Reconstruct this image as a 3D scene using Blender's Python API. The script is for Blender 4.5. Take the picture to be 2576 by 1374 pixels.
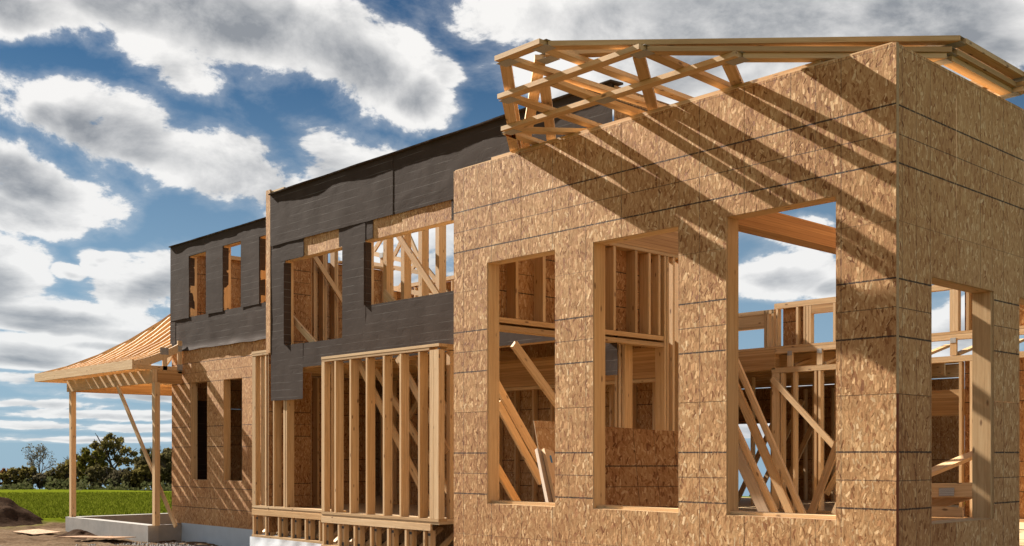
import bpy, math, random
import numpy as np
from mathutils import Vector, Matrix
R = math.radians
random.seed(7)
S = bpy.context.scene
for o in list(bpy.data.objects): bpy.data.objects.remove(o)

# ---------------------------------------------------------------- camera
# x runs along the front walls, y into the house, z = 0 at eye height, ground near -1.75
YAW = R(43.1)
FWD = Vector((-math.cos(YAW), math.sin(YAW), 0)); RGT = Vector((math.sin(YAW), math.cos(YAW), 0))
cd = bpy.data.cameras.new('camera'); cam = bpy.data.objects.new('camera', cd)
S.collection.objects.link(cam); S.camera = cam
cam.rotation_euler = (R(90), 0, math.atan2(-FWD.x, FWD.y))
cd.sensor_width = 36; cd.lens = 36 * 2760 / 2576; cd.shift_y = 459 / 2576
cd.clip_start = .1; cd.clip_end = 4000

# ---------------------------------------------------------------- sun, exposure
SUN = Vector((-1.42, -.21, 1)).normalized()          # direction towards the sun
sl = bpy.data.lights.new('sun', 'SUN'); sl.energy = 5.0; sl.angle = R(.53); sl.color = (1, .95, .87)
so = bpy.data.objects.new('sun', sl); S.collection.objects.link(so)
so.rotation_euler = (-SUN).to_track_quat('-Z', 'Y').to_euler(); so.location = SUN * 60
S.view_settings.view_transform = 'Standard'; S.view_settings.look = 'None'
S.view_settings.gamma = 1; S.view_settings.use_curve_mapping = False
S.view_settings.exposure = 1.68
S.render.engine = 'CYCLES'
S.cycles.max_bounces = 7; S.cycles.diffuse_bounces = 5; S.cycles.transparent_max_bounces = 6

# ---------------------------------------------------------------- node helpers
class NT:
    def __init__(s, tree): s.t = tree; s.N = tree.nodes; s.L = tree.links
    def n(s, kind, ins=None, **props):
        nd = s.N.new(kind)
        for k, v in props.items(): setattr(nd, k, v)
        for k, v in (ins or {}).items(): s.set(nd.inputs[k], v)
        return nd
    def set(s, sock, v):
        if isinstance(v, bpy.types.NodeSocket): s.L.new(v, sock)
        elif isinstance(v, bpy.types.Node): s.L.new(v.outputs[0], sock)
        else:
            try: sock.default_value = v
            except Exception: sock.default_value = (v, v, v)
    def m(s, op, a, b=0, c=0, clamp=False):
        nd = s.N.new('ShaderNodeMath'); nd.operation = op; nd.use_clamp = clamp
        for i, v in enumerate((a, b, c)): s.set(nd.inputs[i], v)
        return nd.outputs[0]
    def v(s, op, a, b=(0, 0, 0), sc=None):
        nd = s.N.new('ShaderNodeVectorMath'); nd.operation = op
        s.set(nd.inputs[0], a); s.set(nd.inputs[1], b)
        if sc is not None: s.set(nd.inputs[3], sc)
        return nd.outputs['Value'] if op in ('LENGTH', 'DOT_PRODUCT', 'DISTANCE') else nd.outputs[0]
    def mix(s, f, a, b, mode='MIX'):
        nd = s.N.new('ShaderNodeMix'); nd.data_type = 'RGBA'; nd.blend_type = mode
        s.set(nd.inputs[0], f); s.set(nd.inputs[6], a); s.set(nd.inputs[7], b)
        return nd.outputs[2]
    def ss(s, x, lo, hi):
        nd = s.N.new('ShaderNodeMapRange'); nd.interpolation_type = 'SMOOTHSTEP'
        for i, v in enumerate((x, lo, hi, 0, 1)): s.set(nd.inputs[i], v)
        return nd.outputs[0]
    def xyz(s, v): nd = s.n('ShaderNodeSeparateXYZ', {0: v}); return nd.outputs
    def comb(s, x, y, z): return s.n('ShaderNodeCombineXYZ', {0: x, 1: y, 2: z}).outputs[0]
    def noise(s, vec, scale, detail=3, rough=.55, dist=0, dim='3D', w=None):
        nd = s.n('ShaderNodeTexNoise', {'Scale': scale, 'Detail': detail, 'Roughness': rough, 'Distortion': dist}, noise_dimensions=dim)
        if vec is not None: s.set(nd.inputs['Vector'], vec)
        if w is not None: s.set(nd.inputs['W'], w)
        return nd.outputs
    def ramp(s, f, stops):
        nd = s.n('ShaderNodeValToRGB', {0: f}); el = nd.color_ramp.elements
        while len(el) < len(stops): el.new(.5)
        for e, (p, c) in zip(el, stops): e.position = p; e.color = (*c, 1) if len(c) == 3 else c
        return nd.outputs[0]
MATS = {}
def material(name, rough=.8):
    m = bpy.data.materials.new(name); m.use_nodes = True; nt = NT(m.node_tree)
    b = nt.N['Principled BSDF']; b.inputs['Roughness'].default_value = rough
    b.inputs['Specular IOR Level'].default_value = .25
    MATS[name] = m
    return nt, b
def bump(nt, b, h, strength, dist):
    nd = nt.n('ShaderNodeBump', {'Strength': strength, 'Distance': dist, 'Height': h}); nt.L.new(nd.outputs[0], b.inputs['Normal'])

# ---------------------------------------------------------------- sky with clouds
W = bpy.data.worlds.new('World'); S.world = W; W.use_nodes = True
nt = NT(W.node_tree); nt.N.clear()
sky = nt.n('ShaderNodeTexSky', sky_type='NISHITA', sun_disc=False)
sky.sun_elevation = math.asin(SUN.z); sky.sun_rotation = math.atan2(SUN.x, SUN.y)
sky.altitude = 200; sky.air_density = 1.0; sky.dust_density = .35; sky.ozone_density = 2.5
dirv = nt.n('ShaderNodeTexCoord').outputs['Generated']
xr = nt.v('DOT_PRODUCT', dirv, tuple(RGT)); yf = nt.v('DOT_PRODUCT', dirv, tuple(FWD))
zz = nt.xyz(dirv)[2]
az = nt.m('ARCTAN2', xr, yf); el = nt.m('ARCSINE', zz)
def ae(px, py):
    a = math.atan((px - 1288) / 2760); return a, math.atan((1146 - py) / 2760 * math.cos(a))
CLOUDS = [  # heaps of cumulus: centre, half width, half height (in thousandths of a half degree-like unit), tilt, strength
    (560, 40, 560, 130, .18, 1.15), (850, 140, 260, 100, .25, 1.05), (1040, 225, 110, 70, .3, .8), (430, 190, 150, 55, .5, .55), (60, 0, 260, 60, .2, .9), (270, 20, 230, 60, .25, .8), (1110, 190, 60, 40, .6, .55), (290, 655, 45, 14, .1, .5), (215, 692, 40, 12, 0, .5), (275, 668, 28, 12, 0, .45),
    (310, 345, 310, 92, .22, 1.1), (650, 455, 320, 98, .3, 1.15), (880, 420, 170, 95, .45, .95), (105, 275, 105, 62, .1, .85),
    (80, 440, 230, 75, .25, 1.0), (70, 525, 220, 58, .1, 1.0),
    (1720, 60, 560, 170, .02, 1.2), (2200, 60, 500, 170, -.04, 1.2), (1480, 180, 290, 90, .1, .95), (1980, 220, 380, 110, 0, .9), (2480, 130, 260, 80, 0, 1.0),
    (0, 690, 150, 95, .35, 1.0), (395, 715, 130, 62, -.35, .95), (160, 800, 300, 38, .02, .95), (330, 835, 200, 30, .05, .8), (90, 880, 230, 34, 0, .75), (700, 760, 260, 60, 0, .8), (1050, 650, 230, 120, 0, .8),
    (1960, 685, 150, 46, .12, .8), (2085, 712, 90, 34, 0, .7), (1900, 590, 160, 30, .1, .4), (2420, 820, 120, 100, 0, .8), (1560, 760, 160, 70, 0, .7),
    (150, 820, 300, 26, .03, .9), (330, 868, 200, 18, 0, .8), (60, 905, 240, 22, -.02, .9), (360, 925, 260, 18, .02, .85), (150, 960, 280, 17, 0, .85), (330, 992, 280, 17, .02, .9), (60, 1015, 240, 15, 0, .85), (260, 1042, 300, 13, 0, .85), (90, 1072, 300, 11, 0, .8), (400, 1078, 280, 11, 0, .8), (220, 1105, 380, 9, 0, .7),
    (1900, 1060, 300, 50, 0, .7), (2050, 980, 200, 40, 0, .7), (1300, 900, 300, 60, 0, .7), (2500, 700, 160, 60, 0, .7)]
blob = None; grey = None
wob = nt.noise(dirv, 7.0, 4, .6)[1]
wv = nt.v('SCALE', nt.v('SUBTRACT', wob, (.5, .5, .5)), sc=.085)
wx, wy, _ = nt.xyz(wv)
azw = nt.m('ADD', az, wx); elw = nt.m('ADD', el, nt.m('MULTIPLY', wy, nt.m('MULTIPLY_ADD', nt.ss(el, .02, .26), .62, .13)))
for (px, py, rx, ry, rot, wt) in CLOUDS:
    a0, e0 = ae(px, py); rx /= 2760; ry /= 2760; rx *= math.cos(a0) ** 2
    dx = nt.m('SUBTRACT', azw, a0); dy = nt.m('SUBTRACT', elw, e0); c, s_ = math.cos(rot), -math.sin(rot)
    u = nt.m('MULTIPLY_ADD', dx, c / rx, nt.m('MULTIPLY', dy, s_ / rx)); q = nt.m('MULTIPLY_ADD', dx, -s_ / ry, nt.m('MULTIPLY', dy, c / ry))
    rr = nt.m('MULTIPLY_ADD', u, u, nt.m('MULTIPLY', q, q))
    d = nt.m('MULTIPLY_ADD', rr, -wt * .8, wt)
    blob = d if blob is None else nt.m('SMOOTH_MAX', blob, d, .25)
    g_ = nt.m('MULTIPLY_ADD', q, -.42, nt.m('MULTIPLY_ADD', rr, -.25, d)); grey = g_ if grey is None else nt.m('SMOOTH_MAX', grey, g_, .2)
blob = nt.m('MAXIMUM', blob, -1.2)
# the same kind of broken cumulus goes on all round, outside the listed heaps
pl = nt.v('DIVIDE', dirv, nt.comb(nt.m('ADD', nt.m('ABSOLUTE', zz), .16), nt.m('ADD', nt.m('ABSOLUTE', zz), .16), 1))
gen = nt.m('MULTIPLY_ADD', nt.noise(pl, 1.3, 4, .55)[0], 5.0, -2.5)
inside = nt.m('MULTIPLY', nt.ss(nt.m('ABSOLUTE', az), .75, .5), nt.ss(el, .62, .45))
field = nt.m('ADD', nt.m('MULTIPLY', blob, inside), nt.m('MULTIPLY', gen, nt.m('SUBTRACT', 1, inside)))
dx3 = nt.xyz(dirv); sq = nt.comb(dx3[0], dx3[1], nt.m('MULTIPLY', nt.m('SQRT', nt.m('MAXIMUM', zz, .0005)), 1.9))
f1 = nt.noise(sq, 9, 8, .62, .25)[0]
f2 = nt.noise(nt.v('ADD', sq, tuple(Vector((SUN.x, SUN.y, SUN.z * 1.5)) * .03)), 9, 7, .62, .25)[0]
rag = nt.m('MULTIPLY', nt.m('SUBTRACT', f1, .5), 4.3)
dens = nt.m('ADD', field, rag)
alpha = nt.m('ADD', nt.m('MULTIPLY', nt.ss(dens, .10, .40), .72), nt.m('MULTIPLY', nt.ss(dens, -.55, .55), .28))
core = nt.ss(nt.m('MULTIPLY_ADD', rag, .30, nt.m('ADD', nt.m('MULTIPLY', nt.m('MAXIMUM', grey, -1.5), inside), nt.m('MULTIPLY', gen, nt.m('SUBTRACT', 1, inside)))), .35, 1.15)
puff = nt.m('MULTIPLY', nt.m('SUBTRACT', f2, f1), 2.4)
low = nt.noise(sq, 4.2, 3, .5)[0]
shade = nt.m('ADD', nt.m('MULTIPLY', core, nt.m('MULTIPLY', nt.ss(low, .24, .55), .95)), puff, clamp=True)
cc = nt.mix(shade, (.30, .295, .288, 1), (.092, .098, .107, 1))
hz = nt.ss(el, .40, 0.0)
base = nt.mix(nt.m('MULTIPLY', hz, .8), nt.mix(1, nt.mix(1, sky.outputs[0], (.0047, .0100, .0134, 1), 'MULTIPLY'), (1, 1, 1, 1), 'MULTIPLY'), (.115, .165, .210, 1))
col = nt.mix(nt.m('MULTIPLY', alpha, nt.m('MULTIPLY_ADD', hz, -.12, .98)), base, cc)
bg = nt.n('ShaderNodeBackground', {'Color': nt.v('SCALE', col, sc=10.0), 'Strength': .1})
nt.n('ShaderNodeOutputWorld', {0: bg.outputs[0]})
W.cycles.sampling_method = 'MANUAL'; W.cycles.sample_map_resolution = 512

# ---------------------------------------------------------------- materials
def obj_rand(nt): return nt.n('ShaderNodeObjectInfo').outputs['Random']
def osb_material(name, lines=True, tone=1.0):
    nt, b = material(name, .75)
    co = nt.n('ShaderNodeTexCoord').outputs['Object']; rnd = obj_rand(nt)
    x, y, z = nt.xyz(co)
    off = nt.m('MULTIPLY', rnd, 37.0)
    base = nt.comb(nt.m('ADD', x, off), nt.m('ADD', z, nt.m('MULTIPLY', rnd, 91.0)), 0)
    grain = nt.noise(nt.v('MULTIPLY', base, (190, 15, 1)), 1.0, 3, .65)[0]
    crink = nt.noise(nt.v('MULTIPLY', base, (80, 34, 1)), 1.0, 2, .7, .4)[0]
    streak = nt.noise(nt.v('MULTIPLY', base, (46, 6, 1)), 1.0, 3, .6, .3)[0]
    big = nt.noise(base, 2.2, 3)[0]
    val = nt.m('MULTIPLY_ADD', streak, .9, .0); hgt = nt.m('MULTIPLY', streak, .8)
    # flakes: every cell of each layer holds one rectangular chip, turned and tilted its own way
    for i, (sc_, prob, hl, hw, spread_) in enumerate(((24, .85, .52, .17, .7), (18, .8, .54, .15, 1.1), (20, .75, .50, .14, 1.7), (13, .6, .52, .115, 1.3), (16, .5, .48, .125, 2.4))):
        vo = nt.n('ShaderNodeTexVoronoi', {'Vector': nt.v('MULTIPLY', nt.v('ADD', base, (i * 3.71, i * 5.37, 0)), (1.6, .78, 0)), 'Scale': float(sc_), 'Randomness': .9}, voronoi_dimensions='2D')
        r3 = nt.xyz(vo.outputs['Color'])
        dl = nt.v('DIVIDE', nt.v('SUBTRACT', nt.v('MULTIPLY', nt.v('ADD', base, (i * 3.71, i * 5.37, 0)), (1.6 * sc_, .78 * sc_, 0)), nt.v('SCALE', vo.outputs['Position'], sc=float(sc_))), (1.6, .78, 1))
        an = nt.m('MULTIPLY', nt.m('SUBTRACT', r3[2], .5), spread_)
        uv = nt.xyz(nt.n('ShaderNodeVectorRotate', {'Vector': dl, 'Angle': an}, rotation_type='Z_AXIS').outputs[0])
        L = nt.m('MULTIPLY_ADD', r3[1], .35 * hl, hl * .75); Wd = nt.m('MULTIPLY_ADD', r3[0], .9 * hw, hw * .5)
        k2 = nt.m('MULTIPLY', nt.m('LESS_THAN', nt.m('ABSOLUTE', uv[1]), L), nt.m('LESS_THAN', nt.m('ABSOLUTE', uv[0]), Wd))
        rr = nt.m('FRACT', nt.m('MULTIPLY', nt.m('ADD', r3[0], r3[1]), 7.31))
        k2 = nt.m('MULTIPLY', k2, nt.m('LESS_THAN', nt.m('FRACT', nt.m('MULTIPLY', r3[1], 13.7)), prob))
        rc = nt.m('SUBTRACT', rr, .5); tone_ = nt.m('ADD', nt.m('MULTIPLY_ADD', rc, .45, .53), nt.m('MULTIPLY', nt.m('MULTIPLY', rc, nt.m('MULTIPLY', rc, rc)), 2.6)); hh = nt.m('ADD', nt.m('MULTIPLY', rr, .8), nt.m('MULTIPLY', uv[0], nt.m('MULTIPLY', nt.m('SUBTRACT', r3[0], .5), 7.0)))
        inv = nt.m('SUBTRACT', 1, k2)
        val = nt.m('ADD', nt.m('MULTIPLY', val, inv), nt.m('MULTIPLY', tone_, k2)); hgt = nt.m('ADD', nt.m('MULTIPLY', hgt, inv), nt.m('MULTIPLY', hh, k2))
    tv = nt.m('ADD', nt.m('MULTIPLY_ADD', val, .72, .12), nt.m('ADD', nt.m('MULTIPLY_ADD', grain, .7, -.35), nt.m('ADD', nt.m('MULTIPLY_ADD', big, .4, -.2), nt.m('MULTIPLY_ADD', rnd, .2, -.1))))
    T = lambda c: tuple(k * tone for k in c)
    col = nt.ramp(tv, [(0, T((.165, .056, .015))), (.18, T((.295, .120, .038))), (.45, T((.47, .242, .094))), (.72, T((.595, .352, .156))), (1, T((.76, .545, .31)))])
    if lines:
        def grid(c, per, spec):
            f = nt.m('FRACT', nt.m('ADD', nt.m('DIVIDE', c, per), 20.0)); out = None
            for pos, half, a in spec:
                dd = nt.m('MULTIPLY', nt.m('ABSOLUTE', nt.m('SUBTRACT', f, pos)), per)
                k = nt.m('MULTIPLY', nt.ss(dd, half * 1.35, half * .65), a); out = k if out is None else nt.m('MAXIMUM', out, k)
            return out
        wz = nt.m('MULTIPLY_ADD', nt.noise(base, 28, 2)[0], .006, z)
        ink = nt.m('MAXIMUM', grid(wz, 1.208, ((1/3, .0062, .95), (2/3, .0062, .95), (.5, .0036, .75), (.0, .003, .4), (1., .003, .4))),
                   grid(x, 1.25, ((1/3, .0036, .6), (.5, .003, .5), (2/3, .0036, .6))))
        ink = nt.m('MULTIPLY', ink, nt.ss(nt.noise(base, 55, 2)[0], .22, .48))
        col = nt.mix(ink, col, (.035, .022, .016, 1))
    nt.L.new(col, b.inputs['Base Color'])
    bump(nt, b, nt.m('ADD', hgt, nt.m('ADD', nt.m('MULTIPLY', grain, .4), nt.m('MULTIPLY', crink, .7))), .5, .0034)
osb_material('osb'); osb_material('osb_plain', False); osb_material('osb_sun_dimmed', False, .62); osb_material('osb_inside', True, .8)  # offcuts get a darkened copy, offsetting their full sunlight in the colour

def lumber_material(name, c0, c1, c2, knots=True):
    nt, b = material(name, .65)
    co = nt.n('ShaderNodeTexCoord').outputs['Object']; rnd = obj_rand(nt)
    p = nt.v('ADD', co, nt.comb(nt.m('MULTIPLY', rnd, 53.), nt.m('MULTIPLY', rnd, 17.), nt.m('MULTIPLY', rnd, 29.)))
    wv_ = nt.v('ADD', p, nt.v('SCALE', nt.noise(p, 2.5, 2)[1], sc=.03))
    g1 = nt.noise(nt.v('MULTIPLY', wv_, (1.2, 42, 42)), 1.0, 4, .6, .6)[0]
    g2 = nt.noise(nt.v('MULTIPLY', wv_, (3.5, 150, 150)), 1.0, 2, .6)[0]
    f = nt.m('ADD', nt.m('MULTIPLY', g1, .75), nt.m('MULTIPLY', g2, .3))
    col = nt.ramp(f, [(.25, c0), (.52, c1), (.78, c2)])
    tint = nt.ramp(rnd, [(0, (.74, .66, .56)), (.3, (.98, .93, .86)), (.65, (1.08, 1.06, 1.05)), (1, (.92, .80, .64))])
    col = nt.mix(1, col, tint, 'MULTIPLY')
    if knots:
        vo = nt.n('ShaderNodeTexVoronoi', {'Vector': nt.v('MULTIPLY', wv_, (5, 13, 13)), 'Scale': 1.0, 'Randomness': 1.0})
        keep = nt.m('GREATER_THAN', nt.xyz(vo.outputs['Color'])[0], .55)
        k = nt.m('MULTIPLY', nt.ss(vo.outputs['Distance'], .2, .08), keep)
        col = nt.mix(nt.m('MULTIPLY', k, .8), col, (.13, .055, .022, 1))
    nt.L.new(col, b.inputs['Base Color'])
    bump(nt, b, f, .25, .002)
lumber_material('lumber', (.42, .25, .115), (.59, .402, .215), (.72, .54, .33))
lumber_material('grey_lumber', (.30, .23, .17), (.42, .34, .26), (.52, .44, .35))
def glulam_material():
    nt, b = material('laminated', .6)
    co = nt.n('ShaderNodeTexCoord').outputs['Object']; p = nt.v('ADD', co, nt.comb(nt.m('MULTIPLY', obj_rand(nt), 31.), 0, 0))
    x, y, z = nt.xyz(p)
    lay = nt.m('FLOOR', nt.m('MULTIPLY', z, 26)); fr = nt.m('FRACT', nt.m('MULTIPLY', z, 26))
    g = nt.noise(nt.comb(nt.m('MULTIPLY', x, 1.4), nt.m('MULTIPLY', y, 30), nt.m('ADD', nt.m('MULTIPLY', z, 60), nt.m('MULTIPLY', lay, 7.3))), 1, 4, .6)[0]
    wn = nt.n('ShaderNodeTexWhiteNoise', {'W': lay}, noise_dimensions='1D').outputs[0]
    f = nt.m('ADD', nt.m('MULTIPLY', g, .8), nt.m('MULTIPLY_ADD', wn, .3, -.1))
    col = nt.ramp(f, [(.2, (.34, .17, .06)), (.5, (.50, .28, .11)), (.85, (.62, .39, .18))])
    ln = nt.ss(nt.m('ABSOLUTE', nt.m('SUBTRACT', fr, .5)), .44, .5)
    col = nt.mix(nt.m('MULTIPLY', ln, .75), col, (.12, .05, .02, 1))
    nt.L.new(col, b.inputs['Base Color']); bump(nt, b, f, .2, .002)
glulam_material()
def edge_material(name, c):
    nt, b = material(name, .8); co = nt.n('ShaderNodeTexCoord').outputs['Object']
    g = nt.noise(co, 60, 3)[0]
    nt.L.new(nt.mix(g, tuple(k * .6 for k in c) + (1,), tuple(min(1, k * 1.3) for k in c) + (1,)), b.inputs['Base Color'])
edge_material('osb_edge', (.46, .31, .17)); edge_material('osb_edge_red', (.20, .055, .022))
def wrap_material():
    nt, b = material('house_wrap', .85)
    co = nt.n('ShaderNodeTexCoord').outputs['Object']; x, y, z = nt.xyz(co)
    p = nt.comb(x, nt.m('MULTIPLY', obj_rand(nt), 40.), z)
    f = nt.noise(p, 3, 4, .6)[0]; fine = nt.noise(p, 240, 2)[0]
    col = nt.ramp(nt.m('ADD', nt.m('MULTIPLY', f, .8), nt.m('MULTIPLY', fine, .25)), [(.2, (.042, .027, .019)), (.55, (.056, .038, .028)), (.9, (.076, .054, .042))])
    fr = nt.m('FRACT', nt.m('MULTIPLY', nt.m('MULTIPLY_ADD', nt.noise(p, 1.2, 2)[0], .03, z), 8.2))
    ln = nt.m('MULTIPLY', nt.ss(nt.m('ABSOLUTE', nt.m('SUBTRACT', fr, .5)), .03, .01), nt.ss(nt.noise(nt.v('MULTIPLY', p, (2.5, 9, 3)), 1, 2)[0], .35, .7))
    col = nt.mix(nt.m('MULTIPLY', ln, .6), col, (.24, .22, .20, 1))
    nt.L.new(col, b.inputs['Base Color']); b.inputs['Specular IOR Level'].default_value = .08
    vo = nt.n('ShaderNodeTexVoronoi', {'Vector': nt.v('MULTIPLY', p, (3.4, 1, 3.4)), 'Scale': 1.0})
    dim = nt.ss(vo.outputs['Distance'], .0, .12)
    wr = nt.noise(nt.v('MULTIPLY', p, (2.2, 2.2, 5)), 1.0, 2, .45, .8)[0]
    cr = nt.ss(nt.m('ABSOLUTE', nt.m('SUBTRACT', nt.noise(nt.v('MULTIPLY', p, (3, 3, 7)), 1.0, 3, .5, 1.5)[0], .5)), .0, .05)
    bump(nt, b, nt.m('ADD', nt.m('MULTIPLY', wr, .8), nt.m('ADD', nt.m('MULTIPLY', cr, .12), nt.m('MULTIPLY', dim, .30))), .42, .008)
wrap_material()
def plain(name, c, rough=.8, var=.25, scale=8, metal=0, bs=0):
    nt, b = material(name, rough); co = nt.n('ShaderNodeTexCoord').outputs['Object']
    g = nt.noise(co, scale, 5, .6)[0]
    nt.L.new(nt.mix(g, tuple(k * (1 - var) for k in c) + (1,), tuple(k * (1 + var) for k in c) + (1,)), b.inputs['Base Color'])
    b.inputs['Metallic'].default_value = metal
    if bs: bump(nt, b, g, bs, .01)
    return nt, b
nt, b = material('gusset_metal', .55); b.inputs['Metallic'].default_value = .25
co = nt.n('ShaderNodeTexCoord').outputs['Object']
vo = nt.n('ShaderNodeTexVoronoi', {'Vector': nt.v('MULTIPLY', co, (110, 55, 1)), 'Scale': 1.0, 'Randomness': .15}, voronoi_dimensions='2D')
k = nt.ss(vo.outputs['Distance'], .3, .2)
nt.L.new(nt.mix(k, (.42, .40, .37, 1), (.16, .14, .12, 1)), b.inputs['Base Color']); bump(nt, b, k, .4, .002)
plain('dark_metal', (.06, .06, .062), .5, .3, 40, .4)
nt, b = plain('concrete', (.27, .245, .215), .9, .3, 4.0, 0, .35)
plain('membrane', (.47, .52, .55), .55, .12, 4, 0, .4)
plain('poly_sheet', (.78, .79, .80), .35, .08, 5, 0, .5)
plain('blue_label', (.10, .26, .42), .6, .1)
plain('subfloor', (.54, .37, .20), .8, .25, 6)
plain('bark', (.085, .065, .05), .9, .35, 12)
plain('shingle', (.10, .105, .115), .9, .3, 6)
plain('siding', (.55, .54, .52), .8, .08, 3)
nt, b = material('dirt', .95); co = nt.n('ShaderNodeTexCoord').outputs['Object']
g = nt.noise(co, .9, 7, .62)[0]; g2 = nt.noise(co, 14, 4, .65)[0]
col = nt.ramp(nt.m('ADD', nt.m('MULTIPLY', g, .7), nt.m('MULTIPLY', g2, .35)), [(.3, (.056, .034, .020)), (.52, (.112, .074, .046)), (.72, (.180, .128, .084))])
# grass beyond the building plot
x, y, z = nt.xyz(co)
dist = nt.m('SQRT', nt.m('ADD', nt.m('MULTIPLY', nt.m('ADD', x, 12), nt.m('ADD', x, 12)), nt.m('MULTIPLY', nt.m('SUBTRACT', y, 8), nt.m('SUBTRACT', y, 8))))
kg = nt.ss(nt.m('MULTIPLY_ADD', nt.noise(co, .35, 5, .6)[0], 7.0, dist), 19.5, 21.5)
gg = nt.noise(nt.v('MULTIPLY', co, (.30, .30, 1)), 1, 6, .65)[0]; gf = nt.noise(nt.v('MULTIPLY', co, (2.2, 6, 2)), 1, 4, .7)[0]
gcol = nt.ramp(nt.m('ADD', nt.m('MULTIPLY', gg, .55), nt.m('MULTIPLY', gf, .5)), [(.3, (.046, .056, .004)), (.52, (.080, .096, .006)), (.75, (.130, .142, .016))])
nt.L.new(nt.mix(kg, col, gcol), b.inputs['Base Color'])
b.inputs['Specular IOR Level'].default_value = 0
bump(nt, b, nt.m('MULTIPLY', nt.m('ADD', g, nt.m('MULTIPLY', g2, .4)), nt.m('SUBTRACT', 1, kg)), .7, .06)
plain('gravel', (.17, .155, .14), .95, .3, 30)
def leaf_material(name, stops):
    nt, b = material(name, .7); rn = nt.n('ShaderNodeAttribute', attribute_name='tint').outputs['Fac']
    c = nt.ramp(rn, stops); nt.L.new(c, b.inputs['Base Color']); b.inputs['Specular IOR Level'].default_value = 0
    tr = nt.n('ShaderNodeBsdfTranslucent', {0: c}); mx = nt.n('ShaderNodeMixShader', {0: .3, 1: b.outputs[0], 2: tr.outputs[0]})
    nt.L.new(mx.outputs[0], nt.N['Material Output'].inputs[0])
leaf_material('leaf_green', [(0, (.07, .058, .02)), (.5, (.15, .12, .036)), (1, (.25, .20, .06))])
leaf_material('leaf_dark', [(0, (.05, .042, .019)), (.5, (.098, .083, .034)), (1, (.17, .14, .058))])
leaf_material('leaf_yellow', [(0, (.075, .075, .014)), (.5, (.14, .125, .022)), (1, (.22, .18, .035))])
leaf_material('leaf_rust', [(0, (.10, .035, .012)), (.5, (.17, .062, .018)), (1, (.23, .11, .035))])
leaf_material('leaf_weed', [(0, (.045, .05, .018)), (.5, (.07, .075, .028)), (1, (.11, .10, .05))])
leaf_material('leaf_dry', [(0, (.075, .06, .035)), (.5, (.12, .10, .06)), (1, (.17, .145, .09))])

# ---------------------------------------------------------------- object helpers
COL = S.collection
def link(o, parent):
    COL.objects.link(o)
    if parent is not None:
        o.parent = parent; o.matrix_parent_inverse = WORLD[parent.name].inverted()
    return o
WORLD = {}
def thing(name, label, cat, loc=(0, 0, 0), group=None):
    o = bpy.data.objects.new(name, None); o.location = loc; COL.objects.link(o); o.empty_display_size = .2
    WORLD[o.name] = Matrix.Translation(loc); tag(o, label, cat, group); return o
def tag(o, label=None, cat=None, group=None, kind=None):
    for k, v in (('label', label), ('category', cat), ('group', group), ('kind', kind)):
        if v: o[k] = v
    return o
def put(name, me, mw, parent=None):
    o = bpy.data.objects.new(name, me); o.matrix_world = mw
    COL.objects.link(o); WORLD[o.name] = mw.copy()
    if parent is not None:
        o.parent = parent; o.matrix_parent_inverse = WORLD[parent.name].inverted()
    return o
def mesh(name, verts, faces, mats, idx=None, smooth=False):
    me = bpy.data.meshes.new(name); me.from_pydata([tuple(v) for v in verts], [], faces)
    for m in ([mats] if isinstance(mats, str) else mats): me.materials.append(MATS[m])
    if idx is not None: me.polygons.foreach_set('material_index', idx)
    if smooth: me.polygons.foreach_set('use_smooth', [True] * len(faces))
    me.update(); return me
CACHE = {}
BOXF = [(0, 1, 3, 2), (4, 6, 7, 5), (0, 4, 5, 1), (2, 3, 7, 6), (0, 2, 6, 4), (1, 5, 7, 3)]
def boxmesh(l, w, t, mat):
    k = (round(l, 3), round(w, 3), round(t, 3), mat)
    if k not in CACHE:
        v = [(sx * l / 2, sy * w / 2, sz * t / 2) for sx in (-1, 1) for sy in (-1, 1) for sz in (-1, 1)]
        CACHE[k] = mesh('board', v, BOXF, mat)
    return CACHE[k]
AX = {0: Matrix.Identity(4), 1: Matrix.Rotation(R(90), 4, 'Z'), 2: Matrix(((0, 0, -1, 0), (0, 1, 0, 0), (1, 0, 0, 0), (0, 0, 0, 1)))}
def box(name, x0, x1, y0, y1, z0, z1, parent=None, mat='lumber'):
    d = (x1 - x0, y1 - y0, z1 - z0); a = max(range(3), key=lambda i: d[i])
    l, w, t = {0: (d[0], d[1], d[2]), 1: (d[1], d[0], d[2]), 2: (d[2], d[1], d[0])}[a]
    return put(name, boxmesh(l, w, t, mat), Matrix.Translation(((x0 + x1) / 2, (y0 + y1) / 2, (z0 + z1) / 2)) @ AX[a], parent)
def board(name, p0, p1, w, t, wdir, parent=None, mat='lumber'):
    p0, p1 = Vector(p0), Vector(p1); ax = (p1 - p0); l = ax.length; ax.normalize()
    wd = Vector(wdir); wd = (wd - ax * wd.dot(ax)).normalized(); td = ax.cross(wd)
    mw = Matrix((ax, wd, td)).transposed().to_4x4(); mw.translation = (p0 + p1) / 2
    return put(name, boxmesh(l, w, t, mat), mw, parent)
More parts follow.
